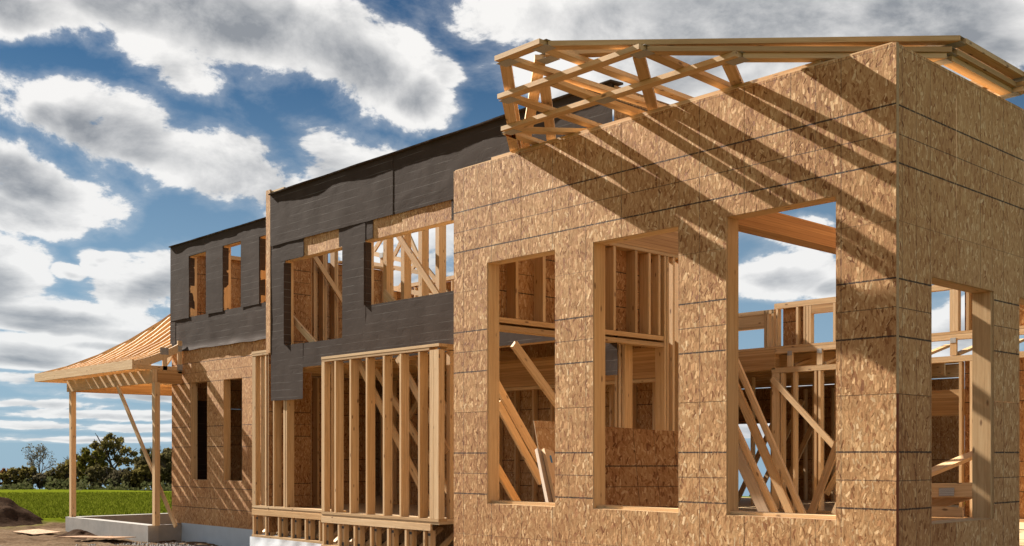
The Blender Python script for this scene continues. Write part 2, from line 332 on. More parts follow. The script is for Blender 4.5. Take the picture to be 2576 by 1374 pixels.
def plate(name, axis, u0, u1, z0, z1, face, th, holes, parent, mats=('osb', 'osb_edge'), origin=None, inward=1):
    """a sheet with rectangular cut-outs; outer face at `face`, thickness th going inward (+y or -x)"""
    us = sorted({u0, u1, *[min(max(h[i], u0), u1) for h in holes for i in (0, 1)]}); zs = sorted({z0, z1, *[min(max(h[i], z0), z1) for h in holes for i in (2, 3)]})
    ou, oz = origin or (u0, z0)
    def solid(i, j):
        if not (0 <= i < len(us) - 1 and 0 <= j < len(zs) - 1): return False
        cu, cz = (us[i] + us[i + 1]) / 2, (zs[j] + zs[j + 1]) / 2
        return not any(h[0] < cu < h[1] and h[2] < cz < h[3] for h in holes)
    V = []; Fc = []; I = []; vid = {}
    def v(i, j, k):
        if (i, j, k) not in vid: vid[(i, j, k)] = len(V); V.append((us[i] - ou, k * th, zs[j] - oz))
        return vid[(i, j, k)]
    for i in range(len(us) - 1):
        for j in range(len(zs) - 1):
            if not solid(i, j): continue
            Fc.append((v(i, j, 0), v(i + 1, j, 0), v(i + 1, j + 1, 0), v(i, j + 1, 0))); I.append(0)
            Fc.append((v(i, j, 1), v(i, j + 1, 1), v(i + 1, j + 1, 1), v(i + 1, j, 1))); I.append(0)
            for (di, dj, a, b_) in ((-1, 0, (i, j), (i, j + 1)), (1, 0, (i + 1, j + 1), (i + 1, j)), (0, -1, (i + 1, j), (i, j)), (0, 1, (i, j + 1), (i + 1, j + 1))):
                if not solid(i + di, j + dj):
                    Fc.append((v(*a, 0), v(*b_, 0), v(*b_, 1), v(*a, 1))); I.append(1)
    if not Fc: return None
    me = mesh(name, V, Fc, list(mats), I)
    if axis == 'x': mw = Matrix.Translation((ou, face, oz))
    else: mw = Matrix.Translation((face, ou, oz)) @ Matrix.Rotation(R(90), 4, 'Z')     # local x -> +y, local y -> -x
    return put(name, me, mw, parent)
def fbm(x, z, seed, octs=4, f=1.0):
    out = np.zeros_like(x); a = 1.0; rs = np.random.RandomState(seed)
    for k in range(octs):
        for _ in range(3):
            th = rs.rand() * 6.28; ph = rs.rand() * 6.28; ff = f * (2 ** k) * (.7 + .6 * rs.rand())
            out += a * np.sin((x * math.cos(th) + z * math.sin(th)) * ff + ph) / 3
        a *= .55
    return out
def wrap(name, x0, x1, z0, z1, y, parent, seed, amp=.006, rag_low=.0, holes=(), axis='x', fold_low=0.0, rag_top=0.0):
    """thin membrane stapled over the sheathing: gently billowing sheet with uneven edges"""
    nx = max(2, int((x1 - x0) / .06)); nz = max(2, int((z1 - z0) / .06))
    xs = sorted({*np.linspace(x0, x1, nx + 1).round(4), *[h[i] for h in holes for i in (0, 1)]}); zs = sorted({*np.linspace(z0, z1, nz + 1).round(4), *[h[i] for h in holes for i in (2, 3)]})
    gx, gz = np.meshgrid(np.array(xs), np.array(zs), indexing='ij')
    dy = (fbm(gx, gz, seed, 4, 3.2) * amp + fbm(gx * .6, gz * 2.4, seed + 5, 3, 6) * amp * .5) * (.5 if amp < .011 else 1)
    lowk = np.clip(1 - (gz - z0) / .12, 0, 1)
    dz = lowk * rag_low * .5 * fbm(gx, gx * 0 + seed, seed + 9, 4, 5) + np.clip(1 - (z1 - gz) / .12, 0, 1) * rag_top * fbm(gx, gx * 0 + seed, seed + 3, 4, 5)
    dy = dy - lowk ** 2 * fold_low * (1 + .5 * fbm(gx, gx * 0, seed + 2, 3, 4))
    V = [(a - x0, float(q), b_ - z0 + float(r)) for a, b_, q, r in zip(gx.ravel(), gz.ravel(), dy.ravel(), dz.ravel())]
    m = len(zs); Fc = []
    for i in range(len(xs) - 1):
        for j in range(m - 1):
            cx, cz = (xs[i] + xs[i + 1]) / 2, (zs[j] + zs[j + 1]) / 2
            if any(h[0] < cx < h[1] and h[2] < cz < h[3] for h in holes): continue
            Fc.append((i * m + j, (i + 1) * m + j, (i + 1) * m + j + 1, i * m + j + 1))
    me = mesh(name, V, Fc, 'house_wrap', smooth=True)
    o = put(name, me, Matrix.Translation((x0, y, z0)) if axis == 'x' else Matrix.Translation((y, x0, z0)) @ Matrix.Rotation(R(90), 4, 'Z'), parent)
    md = o.modifiers.new('thickness', 'SOLIDIFY'); md.thickness = .0025; md.offset = 1; o.modifiers.new('crisp edges', 'EDGE_SPLIT').split_angle = R(50)
    return o
def ledge(name, x0, x1, y0, y1, z, parent, seed):
    xs = np.linspace(x0, x1, int((x1 - x0) / .05)); fy = y0 + fbm(xs, xs * 0, seed, 4, 3.0) * .011; V = []; n = len(xs)
    for x, q in zip(xs, fy): V += [(x, q, z), (x, q + .004, z - .02), (x, y1, z - .012), (x, y1, z + .012)]
    Fc = [(4 * i + j, 4 * i + 4 + j, 4 * i + 4 + (j + 1) % 4, 4 * i + (j + 1) % 4) for i in range(n - 1) for j in range(4)] + [(0, 1, 2, 3), (4 * n - 1, 4 * n - 2, 4 * n - 3, 4 * n - 4)]
    return put(name, mesh(name, V, Fc, 'house_wrap'), Matrix.Identity(4), parent)
def studs_x(parent, xs, y0, y1, z0, z1, mat='lumber', name='stud', w=.038):
    for x in xs: box(name, x - w / 2, x + w / 2, y0, y1, z0, z1, parent, mat)
def studs_y(parent, ys, x0, x1, z0, z1, mat='lumber', name='stud', w=.038):
    for y in ys: box(name, x0, x1, y - w / 2, y + w / 2, z0, z1, parent, mat)
def frange(a, b, s):
    out = []
    while a <= b + 1e-6: out.append(a); a += s
    return out
FL = -.88                                            # top of the ground floor deck

# ================================================================ THE LAND
def ground_h(x, y):
    d = np.hypot(x + 12, y - 8)
    s = np.clip(d - 20, 0, None)
    h = -1.76 - .0215 * s - .016 * np.clip(y - 70, 0, None) * np.clip((s - 90) / 60, 0, 1)
    h = h - .055 * np.clip(y - 42, 0, 60) * np.clip((d - 60) / 60, 0, 1)
    h = h + .25 * np.sin(x * .05 + 1) * np.sin(y * .043) * np.clip((d - 40) / 60, 0, 1)
    near = np.clip(1 - (d - 18) / 8, 0, 1) * np.clip((d - 6) / 3, 0, 1)
    rough = np.abs(fbm(x, y, 3, 5, 1.3)) * .07 + fbm(x, y, 8, 5, 5.0) * .03 + np.abs(fbm(x, y, 18, 4, 9.0)) * .03
    return h + rough * near
def axis_grid(fine0, fine1, step, lo, hi):
    a = list(np.arange(fine0, fine1, step)); q = fine1; st = step
    while q < hi: a.append(q); st *= 1.22; q += st
    a.append(hi); q = fine0; st = step; b_ = []
    while q > lo: st *= 1.22; q -= st; b_.append(max(q, lo))
    return np.array(sorted(set(np.round(b_ + a, 4))))
gx = axis_grid(-29, -15, .09, -1500, 900); gy = axis_grid(5, 11, .09, -900, 1500)
GX, GY = np.meshgrid(gx, gy, indexing='ij'); GZ = ground_h(GX, GY)
m = len(gy); V = np.stack([GX.ravel(), GY.ravel(), GZ.ravel()], 1).tolist()
Fc = [(i * m + j, (i + 1) * m + j, (i + 1) * m + j + 1, i * m + j + 1) for i in range(len(gx) - 1) for j in range(m - 1)]
ground = put('ground', mesh('ground', V, Fc, 'dirt', smooth=True), Matrix.Identity(4)); tag(ground, 'bare churned dirt around the house running into sloping green field', kind='structure')

# mound of excavated soil at the left edge
def mound(cx, cy, rx, ry, h, seed, label, name='dirt_mound'):
    n = 60; V = []; g = np.linspace(-1, 1, n)
    A, B = np.meshgrid(g, g, indexing='ij'); rr = np.sqrt(A * A + B * B)
    z = h * np.clip(1 - rr, 0, 1) ** .85 * (1 + .28 * fbm(A * rx, B * ry, seed, 4, 2.2)) + fbm(A * rx, B * ry, seed + 1, 4, 7) * .05 * np.clip(1.2 - rr, 0, 1)
    z = np.where(rr > 1, -.25, z) - .06
    z0 = ground_h(np.array(cx), np.array(cy))
    V = [(a * rx, b_ * ry, float(c)) for a, b_, c in zip(A.ravel(), B.ravel(), z.ravel())]
    Fc = [(i * n + j, (i + 1) * n + j, (i + 1) * n + j + 1, i * n + j + 1) for i in range(n - 1) for j in range(n - 1)]
    o = put(name, mesh(name, V, Fc, 'soil', smooth=True), Matrix.Translation((cx, cy, float(z0)))); tag(o, label, 'dirt pile'); return o
nt, b = material('soil', .95); co = nt.n('ShaderNodeTexCoord').outputs['Object']; g = nt.noise(co, 2.5, 7, .65)[0]
nt.L.new(nt.ramp(g, [(.3, (.022, .013, .009)), (.5, (.046, .029, .020)), (.7, (.085, .056, .038))]), b.inputs['Base Color']); b.inputs['Specular IOR Level'].default_value = 0; bump(nt, b, g, .8, .08)
mound(-30.35, 9.35, 2.6, 1.6, .95, 4, 'dark heap of excavated soil at the left edge of the plot')
mound(-23.2, 9.15, 1.1, .5, .2, 14, 'low crumbly ridge of loose soil against the porch footing')
# gravel strip by the foundation
V = []; Fc = []; rs = random.Random(5)
for k in range(2600):
    x = rs.uniform(-21.2, -16.0); y = rs.uniform(8.3, 10.2); r = rs.uniform(.012, .035); z = -1.74
    i0 = len(V); V += [(x - r, y - r * rs.uniform(.6, 1), z), (x + r, y - r * .7, z), (x + r * .8, y + r, z), (x - r, y + r * .8, z), (x + rs.uniform(-.3, .3) * r, y, z + r * rs.uniform(.7, 1.2))]
    Fc += [(i0, i0 + 1, i0 + 4), (i0 + 1, i0 + 2, i0 + 4), (i0 + 2, i0 + 3, i0 + 4), (i0 + 3, i0, i0 + 4)]
tag(put('gravel', mesh('gravel', V, Fc, 'gravel'), Matrix.Identity(4)), 'loose grey gravel strewn along the foundation', 'gravel', kind='stuff')
# scraps of sheathing lying on the dirt
def scrap(cx, cy, l, w, rot, tilt, label):
    z = float(ground_h(np.array(cx), np.array(cy))) + .06
    mw = Matrix.Translation((cx, cy, z)) @ Matrix.Rotation(rot, 4, 'Z') @ Matrix.Rotation(tilt, 4, 'X') @ Matrix.Rotation(tilt * .6, 4, 'Y') @ Matrix.Rotation(R(90), 4, 'X')
    v = [(-l / 2, 0, -w / 2), (l / 2, 0, -w * .46), (l * .46, 0, w / 2), (-l / 2, 0, w * .48)]; V = [(a, t, c) for t in (0, .012) for a, _, c in v]
    o = put('plywood_scrap', mesh('plywood_scrap', V, [(0, 1, 2, 3), (7, 6, 5, 4), (0, 4, 5, 1), (1, 5, 6, 2), (2, 6, 7, 3), (3, 7, 4, 0)], 'osb_sun_dimmed'), mw)
    tag(o, label, 'board', 'offcuts lying on the dirt')
scrap(-24.75, 8.85, 1.0, .62, .15, .04, 'small pale sheathing offcut lying on dirt beside the soil heap')
scrap(-21.75, 8.95, 1.55, .62, .35, -.03, 'long pale sheathing offcut lying on dirt before the porch footing')

# ---------------------------------------------------------------- trees
def at(px, depth):
    t = (px - 1288) / 2760; p = FWD * depth + RGT * (t * depth); return p.x, p.y, float(ground_h(np.array(p.x), np.array(p.y)))
def tube(V, Fc, p0, p1, r0, r1, n=5):
    ax = (p1 - p0).normalized(); u = ax.orthogonal().normalized(); w = ax.cross(u); i0 = len(V)
    for p, r in ((p0, r0), (p1, r1)):
        for k in range(n):
            a = 6.2832 * k / n; V.append(p + u * math.cos(a) * r + w * math.sin(a) * r)
    for k in range(n): Fc.append((i0 + k, i0 + (k + 1) % n, i0 + n + (k + 1) % n, i0 + n + k))
def leaves(centres, mat, size, seed, tint0=0):
    rs = np.random.RandomState(seed); n = len(centres); C = np.array(centres)
    a = rs.randn(n, 3); a /= np.linalg.norm(a, axis=1)[:, None]; b_ = rs.randn(n, 3); b_ -= (a * b_).sum(1)[:, None] * a; b_ /= np.linalg.norm(b_, axis=1)[:, None]
    s = size * (.5 + rs.rand(n))[:, None]; a = a * s; b_ = b_ * s * .7
    V = np.stack([C - a, C + b_, C + a, C - b_], 1).reshape(-1, 3)
    me = mesh('crown', V.tolist(), [(4 * i, 4 * i + 1, 4 * i + 2, 4 * i + 3) for i in range(n)], mat)
    at_ = me.attributes.new('tint', 'FLOAT', 'FACE'); at_.data.foreach_set('value', np.clip(rs.rand(n) * .8 + tint0 + .1, 0, 1).astype(np.float32)); return me
def tree(name, label, px, depth, h, spread, mat, n, seed, size=.2, lift=.3, bare=False, group='trees along the edge of the field'):
    rs = random.Random(seed); x, y, z = at(px, depth); t = thing(name, label, 'tree', (x, y, z), group)
    V = []; Fc = []; tips = []
    def grow(p, d, L, r, lev):
        q = p + d * L; tube(V, Fc, p, q, r, r * .62, 6 if lev < 2 else 4)
        if lev >= (5 if bare else 3): tips.append(q); return
        if lev >= 2: tips.append(q); tips.append((p + q) / 2)
        for k in range(3 if lev else 4):
            dv = Vector((rs.gauss(0, 1), rs.gauss(0, 1), rs.gauss(.25, .55))).normalized()
            grow(p + d * L * rs.uniform(.6, 1), (d * .75 + dv * (.75 if lev else .6) * spread / h * 2.0).normalized(), L * rs.uniform(.55, .8), r * .58, lev + 1)
    grow(Vector((0, 0, -.2)), Vector((rs.uniform(-.06, .06), rs.uniform(-.06, .06), 1)).normalized(), h * (.34 if bare else .36), h * .022, 0)
    sc = h / max(q.z for q in tips) * (.97 if not bare else 1)
    V = [v * sc if False else Vector((v.x * spread / max(.1, max(abs(q.x) for q in tips)) * .95, v.y * spread / max(.1, max(abs(q.y) for q in tips)) * .95, v.z * sc)) if v.z > h * .2 else Vector((v.x, v.y, v.z * sc)) for v in V]
    put('trunk', mesh('trunk', V, Fc, 'bark'), Matrix.Translation((x, y, z)), t)
    C = []
    if bare:
        kx = spread / max(abs(q.x) for q in tips) * .95; ky = spread / max(abs(q.y) for q in tips) * .95
        while len(C) < n:
            q = rs.choice(tips); C.append((q.x * kx + rs.gauss(0, .16), q.y * ky + rs.gauss(0, .16), q.z * sc + rs.gauss(0, .14)))
    else:
        clumps = []
        for k in range(64):
            th = rs.uniform(0, 6.283); u = rs.uniform(-1, 1); rr = rs.uniform(.35, 1) ** .6
            px_, py_, pz_ = math.cos(th) * math.sqrt(1 - u * u) * rr, math.sin(th) * math.sqrt(1 - u * u) * rr, u * rr
            clumps.append((px_ * spread * .82, py_ * spread * .82, h * lift + (pz_ * .5 + .5) * h * (.96 - lift), spread * rs.uniform(.08, .22)))
        while len(C) < n:
            c = rs.choice(clumps); v = Vector((rs.gauss(0, 1), rs.gauss(0, 1), rs.gauss(0, .8))).normalized() * (rs.random() ** .45) * c[3]
            C.append((c[0] + v.x, c[1] + v.y, max(.1, c[2] + v.z)))
    put('crown', leaves(C, mat, size, seed), Matrix.Translation((x, y, z)), t)
tree('bare_tree', 'thinly leaved spreading tree standing alone above the hedge', 100, 128, 5.6, 2.7, 'leaf_dry', 700, 3, .09, bare=True)
tree('leafy_tree', 'largest round-crowned green tree behind the porch posts', 283, 124, 6.9, 3.1, 'leaf_green', 3900, 11, .17, .12)
tree('leafy_tree', 'yellow-green tree left of the largest round-crowned tree', 228, 121, 4.9, 1.9, 'leaf_yellow', 2200, 12, .2, .2)
tree('leafy_tree', 'dark green tree between the right porch post and the house', 385, 112, 4.8, 2.1, 'leaf_dark', 2200, 13, .2, .1)
tree('leafy_tree', 'dark tree partly behind the corner of the house, right of porch', 432, 108, 4.3, 1.7, 'leaf_dark', 2200, 14, .2, .1)
tree('leafy_tree', 'dark green tree just right of the left porch post', 200, 126, 4.3, 2.0, 'leaf_dark', 1900, 15, .2, .08)
tree('bare_tree', 'wispy leafless sapling right of the lone spreading tree', 163, 130, 4.2, 1.0, 'leaf_dry', 300, 16, .08, bare=True)
SHR = [(6, 2.2, 1.5, 'leaf_rust', 'rust-red bush at the left edge of the hedge'), (38, 2.3, 1.6, 'leaf_green', 'green bush next to the rust-red bush'), (70, 2.4, 1.5, 'leaf_green', 'green bush left of the lone spreading tree'),
       (118, 2.0, 1.5, 'leaf_dry', 'brownish bush under the lone spreading tree'), (150, 2.5, 1.6, 'leaf_dark', 'dark bush left of the left porch post'), (172, 3.0, 1.5, 'leaf_green', 'tall green bush close to the left porch post'),
       (252, 2.6, 1.6, 'leaf_dark', 'dark bush under the yellow-green tree'), (300, 2.2, 1.7, 'leaf_dry', 'brownish bush below the largest round-crowned tree'), (335, 2.4, 1.5, 'leaf_dark', 'dark bush right of the largest round-crowned tree'),
       (362, 2.6, 1.4, 'leaf_green', 'green bush just left of the right porch post'), (412, 2.3, 1.4, 'leaf_yellow', 'yellow-green bush right of the right porch post')]
for k, (px, h, w, mt, lb) in enumerate(SHR): tree('bush', lb, px, 117 - k * .8, h, w, mt, 1500, 40 + k, .17, .02, group='bushes of the hedge')
# rough weeds along the hedge foot, and a wood far off seen through the big opening
V = []; Fc = []; rs = random.Random(9); C = []
nr = np.random.RandomState(9)
def at_many(px, dp):
    t = (px - 1288) / 2760; x = FWD.x * dp + RGT.x * t * dp; y = FWD.y * dp + RGT.y * t * dp; return x, y, ground_h(x, y)
cp = nr.uniform(-60, 470, 55); ch = nr.uniform(.1, 1.3, 55); ci = nr.randint(0, 55, 3600); px = cp[ci] + nr.normal(0, 7, 3600); x, y, z = at_many(px, nr.normal(112, 2.4, 3600) - px * .012); C = np.stack([x, y, z + nr.rand(3600) ** 1.5 * ch[ci]], 1)
tag(put('weeds', leaves(C, 'leaf_weed', .15, 6), Matrix.Identity(4)), 'rough dry weeds along the foot of the hedge', 'weeds', kind='stuff')
px = nr.uniform(1500, 3000, 9000); x, y, z = at_many(px, nr.uniform(330, 350, 9000)); C = np.stack([x, y, z + nr.rand(9000) * (3.0 + 1.6 * np.sin(px * .043) + np.sin(px * .11))], 1)
tag(put('far_wood', leaves(C, 'leaf_dark', .7, 8), Matrix.Identity(4)), 'far-off dark wood on the horizon seen through the openings', 'wood', kind='stuff')
# blades of grass on the near part of the field
n = 45000; dp = 27.5 + 62 * nr.rand(n) ** 1.5; x, y, z = at_many(nr.uniform(-80, 480, n), dp); ok = np.hypot(x + 12, y - 8) > 17.5 + 3 * fbm(x, y, 77, 3, .8)
x, y, z, dp = x[ok], y[ok], z[ok] - .01, dp[ok]; n = len(x); hh = nr.uniform(.04, .14, n); a = nr.uniform(0, 3.14, n); w = .022 * (1 + dp / 60)
V = np.stack([np.stack([x - w * np.cos(a), y - w * np.sin(a), z], 1), np.stack([x + w * np.cos(a), y + w * np.sin(a), z], 1), np.stack([x + nr.normal(0, .03, n), y + nr.normal(0, .03, n), z + hh], 1)], 1).reshape(-1, 3).tolist()
Fc = [(3 * i, 3 * i + 1, 3 * i + 2) for i in range(n)]
leaf_material('grass_blade', [(0, (.050, .062, .004)), (.5, (.092, .110, .008)), (1, (.15, .162, .02))])
me = mesh('grass', V, Fc, 'grass_blade'); at_ = me.attributes.new('tint', 'FLOAT', 'FACE'); at_.data.foreach_set('value', np.random.RandomState(2).rand(len(Fc)).astype(np.float32))
tag(put('grass', me, Matrix.Identity(4)), 'short green grass of the sloping field', 'grass', kind='stuff')
# neighbouring house far behind, its grey roof shows through the right-hand opening
x, y, z = at(2352, 62); nh = thing('neighbour_house', 'distant house with grey hipped roof seen through the right opening', 'house', (x, y, z))
tr = Matrix.Translation((x, y, z)) @ Matrix.Rotation(R(10), 4, 'Z')
put('wall', mesh('wall', [(-5, -4, -1), (5, -4, -1), (5, 4, -1), (-5, 4, -1), (-5, -4, 2.9), (5, -4, 2.9), (5, 4, 2.9), (-5, 4, 2.9)], [(0, 1, 5, 4), (1, 2, 6, 5), (2, 3, 7, 6), (3, 0, 4, 7)], 'siding'), tr, nh)
put('roof', mesh('roof', [(-5.4, -4.4, 2.8), (5.4, -4.4, 2.8), (5.4, 4.4, 2.8), (-5.4, 4.4, 2.8), (-1.4, 0, 5.6), (1.4, 0, 5.6)], [(0, 1, 5, 4), (1, 2, 5), (2, 3, 4, 5), (3, 0, 4), (3, 2, 1, 0)], 'shingle'), tr, nh)
for wx_ in (-3, 0, 3): put('window', mesh('window', [(wx_ - .5, -4.02, .9), (wx_ + .5, -4.02, .9), (wx_ + .5, -4.02, 2.2), (wx_ - .5, -4.02, 2.2)], [(0, 1, 2, 3)], 'dark_metal'), tr, nh)

# ================================================================ SHEATHED WING (right)
YA, XB, TOP = 7.135, -3.732, 2.865
wing = thing('sheathed_wing', 'tall roofless wing sheathed in bare strand board with three high window openings', 'house', (-6.1, YA, -1.75))
HA = [(-7.98, -7.05, -.47, 1.88), (-6.58, -5.63, -.47, 1.88), (-5.155, -4.195, -.47, 1.88)]
SX = [-8.488, -7.499, -6.249, -4.987, -3.730]
for a, b_ in zip(SX, SX[1:]):
    org = b_ - 1.25 if a < -8 else a
    last = b_ > -4
    plate('osb_sheet', 'x', a + .003, b_ - (0 if last else .003), .4315, TOP, YA, .015, HA, wing, origin=(org, .43))
    plate('osb_sheet', 'x', a + .003, b_ - (0 if last else .003), -1.33, .4285, YA, .015, HA, wing, ('osb', 'osb_edge_red' if last else 'osb_edge'), origin=(org, .43))
HB = [(7.67, 8.725, -.5, 1.30), (9.21, 10.6, -.86, 1.30)]
SY = [YA + .016, 8.065, 9.285, 10.505, 11.72]
for a, b_ in zip(SY, SY[1:]):
    org = b_ - 1.25 if a < 7.2 else a
    plate('osb_sheet', 'y', a + .003, b_ - .003, .4315, TOP, XB - .004, .015, HB, wing, origin=(org, .43))
    plate('osb_sheet', 'y', a + .003, b_ - .003, -1.33, .4285, XB - .004, .015, HB, wing, origin=(org, .43))
box('corner_edge', XB - .0035, XB + .006, YA + .002, YA + .030, .432, TOP, wing, 'osb_edge'); box('corner_edge', XB - .0035, XB + .006, YA + .002, YA + .030, -1.33, .428, wing, 'osb_edge_red')
# framing of the front wall
f0, f1 = YA + .016, YA + .160
box('top_plate', -8.47, -3.77, f0, f1, 2.80, 2.837, wing); box('top_plate', -8.475, -3.765, f0 - .003, f1, 2.838, 2.878, wing)
box('bottom_plate', -8.47, -3.77, f0, f1, FL, FL + .038, wing)
for (x0, x1, z0, z1) in HA:
    box('jamb_stud', x0 - .036, x0 + .002, f0, f1, FL + .04, 2.79, wing); box('jamb_stud', x0 - .078, x0 - .04, f0, f1, FL + .04, 2.79, wing)
    box('jamb_stud', x1 - .002, x1 + .036, f0, f1, FL + .04, 2.79, wing)
    box('header', x0 + .003, x1 - .003, f0, f1, z1 - .002, z1 + .036, wing); box('header', x0 + .003, x1 - .003, f0, f0 + .04, z1 + .04, z1 + .28, wing); box('header', x0 + .003, x1 - .003, f1 - .04, f1, z1 + .04, z1 + .28, wing)
    box('sill_plate', x0 + .003, x1 - .003, f0, f1, z0 - .036, z0 + .004, wing); box('sill_plate', x0 + .003, x1 - .003, f0 + .03, f1 + .01, z0 + .006, z0 + .03, wing)
studs_x(wing, [-8.4, -8.2, -6.95, -6.75, -5.52, -5.3, -4.08, -3.85], f0, f1 - .02, FL + .04, 2.79)
studs_x(wing, [-7.75, -7.4, -6.35, -5.95, -4.9, -4.5], f0, f1 - .02, FL + .04, -.52)
# framing of the right-hand wall
b0, b1 = XB - .165, XB - .021
box('top_plate', b0, b1, f1 + .01, 11.7, 2.80, 2.868, wing); box('bottom_plate', b0, b1, f1 + .01, 9.2, FL, FL + .038, wing)
for (y0, y1, z0, z1) in HB:
    box('jamb_stud', b0, b1 + .003, y1 - .03, y1 + .008, max(z0, FL + .04), z1 - .004, wing); box('jamb_stud', b0, b1, y1 + .012, y1 + .05, FL + .04, 2.79, wing)
    box('jamb_stud', b0, b1, y0 - .05, y0 + .001, FL + .04, 2.79, wing)
    box('header', b0, b1 + .003, y0 + .003, y1 - .002, z1 - .003, z1 + .035, wing); box('header', b0, b0 + .04, y0, y1, z1 + .04, z1 + .3, wing)
box('sill_plate', b0, b1, 7.68, 8.69, -.538, -.496, wing)
studs_y(wing, [7.4, 7.58, 8.9, 9.1, 10.8, 11.2, 11.6], b0, b1 - .01, FL + .04, 2.79)
# left side wall of the wing: sheathed above, open below
xc0, xc1 = -8.472, -8.332
for a, b_ in ((YA + .017, 8.36), (8.363, 9.58), (9.583, 10.3)):
    plate('osb_sheet', 'y', a, b_, 1.33, 2.86, -8.473, .015, [], wing, ('osb_inside', 'osb_edge'))
box('top_plate', xc0, xc1, f1 + .012, 9.3, 2.79, 2.866, wing)
box('header', xc0, xc1, f1 + .012, 10.28, 1.295, 1.345, wing); box('header', xc0, xc1, f1 + .012, 10.28, 1.372, 1.425, wing)
studs_y(wing, [7.46, 7.87, 8.27, 8.68, 9.08], xc0, xc1, 1.43, 2.785)
studs_y(wing, [9.40, 9.78, 10.02, 10.2], xc0, xc1, 1.43, 2.385)
studs_y(wing, [10.31, 10.36, 10.47, 10.66, 10.85, 11.2], xc0, xc1, FL, 2.385); studs_y(wing, [7.33, 7.37], xc0, xc1, FL, 1.29)
box('top_plate', xc0, xc1, 9.31, 11.6, 2.39, 2.428, wing); box('laminated_beam', xc0, xc1, 9.31, 11.6, 2.432, 2.80, wing, 'laminated')
box('laminated_beam', -5.325, -5.16, f1 + .005, 14.6, 1.845, 2.025, wing, 'laminated')
box('floor_deck', -8.45, XB - .17, f1 + .01, 14.75, FL - .02, FL - .001, wing, 'subfloor')
box('foundation', -8.45, XB - .03, YA + .04, YA + .3, -2.1, -1.345, wing, 'concrete'); box('foundation', XB - .3, XB - .03, YA + .31, 14.6, -2.1, -1.345, wing, 'concrete')
board('brace', (-8.31, 7.80, 1.16), (-8.31, 8.62, .39), .089, .038, (0, 1, 1), wing)
board('brace', (-9.2, 8.3, .90), (-9.2, 9.05, -.05), .089, .038, (0, 1, 1), wing); board('brace', (-9.24, 8.42, .60), (-9.24, 9.12, -.32), .089, .038, (0, 1, 1), wing)
board('brace', (-8.9, 8.02, -.03), (-8.9, 8.62, -.80), .089, .038, (0, 1, 1), wing)

# back wall of the wing and the framing beyond
YD = 14.8
back = thing('back_frame', 'open stud framing at the rear seen through the big window openings', 'frame', (-7.5, YD, -1.75))
box('post', -9.82, -9.69, YD, YD + .09, FL, 1.29, back)
studs_x(back, [-9.64, -9.42, -9.05, -8.98, -8.66, -8.25, -7.85, -7.45, -6.80, -6.65, -6.25, -5.85, -5.1, -4.3], YD, YD + .09, FL + .04, 1.29)
box('bottom_plate', -9.8, -3.9, YD, YD + .09, FL, FL + .038, back); box('top_plate', -9.83, -3.9, YD, YD + .09, 1.295, 1.375, back)
box('floor_truss_chord', -9.76, -3.9, YD, YD + .09, 1.60, 1.672, back); box('laminated_beam', -13.2, -9.77, YD, YD + .13, 1.355, 1.675, back, 'laminated')
for k, x in enumerate(frange(-9.5, -4, .52)):
    fw = box('floor_truss_web', x - .045, x + .045, YD, YD + .04, 1.38, 1.597, back); board('floor_truss_web', (x, YD + .1, 1.40), (x + .1, YD + .75, 1.60), .089, .038, (1, 0, 0), back)
    box('hanger_plate', x - .04, x + .04, YD - .004, YD, 1.555, 1.625, fw, 'gusset_metal')
box('bottom_plate', -12.8, -3.9, YD, YD + .09, 1.676, 1.712, back)
box('top_plate', -9.78, -3.9, YD, YD + .09, 2.30, 2.385, back); box('top_plate', -12.8, -9.785, YD, YD + .09, 2.235, 2.30, back)
box('header', -12.8, -9.97, YD + .01, YD + .05, 2.06, 2.23, back); box('header', -12.8, -9.97, YD, YD + .09, 2.02, 2.057, back)
studs_x(back, [-9.95, -9.90, -9.81, -12.6, -9.73, -9.37, -9.24, -9.19, -9.145, -8.73, -8.3, -7.9, -7.3, -6.93, -6.89, -6.85, -6.70, -6.5, -5.9, -5.3, -4.6], YD, YD + .09, 1.715, 2.296)
box('header', -9.12, -8.75, YD, YD + .09, 2.17, 2.296, back, 'laminated')
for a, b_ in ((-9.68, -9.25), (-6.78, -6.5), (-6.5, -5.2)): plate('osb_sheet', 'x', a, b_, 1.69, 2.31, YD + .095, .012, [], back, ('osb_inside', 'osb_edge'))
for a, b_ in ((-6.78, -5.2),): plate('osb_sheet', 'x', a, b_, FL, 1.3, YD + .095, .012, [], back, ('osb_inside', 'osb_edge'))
board('brace', (-9.80, YD - .03, 1.21), (-8.55, YD - .03, -.02), .089, .038, (1, 0, 1), back)
board('brace', (-8.72, YD + .5, 1.70), (-8.35, YD + .5, 2.35), .089, .038, (1, 0, -1), back)
board('brace', (-7.40, 12, -.72), (-6.98, 12, .26), .089, .038, (1, 0, -.4), back); board('brace', (-7.9, 13.4, -.80), (-7.4, 13.4, .3), .089, .038, (1, 0, -.4), back)
board('brace', (-6.9, 9.5, 1.02), (-6.0, 9.5, -.75), .085, .038, (1, 0, .5), back); board('brace', (-6.80, 9.56, 1.02), (-5.90, 9.56, -.75), .06, .038, (1, 0, .5), back)
board('brace', (-7.36, 9.9, .66), (-6.55, 9.9, -.80), .12, .038, (1, 0, .5), back, 'grey_lumber'); board('brace', (-7.27, 9.94, .68), (-6.46, 9.94, -.78), .07, .038, (1, 0, .5), back)
for p, q in (((-12.1, 17, -.95), (-11.0, 17, 1.05)), ((-12.05, 17.4, -1.1), (-10.9, 17.4, 1.0)), ((-11.4, 17.3, -.9), (-10.6, 17.3, .6))): board('brace', p, q, .089, .038, (1, 0, -.5), back)
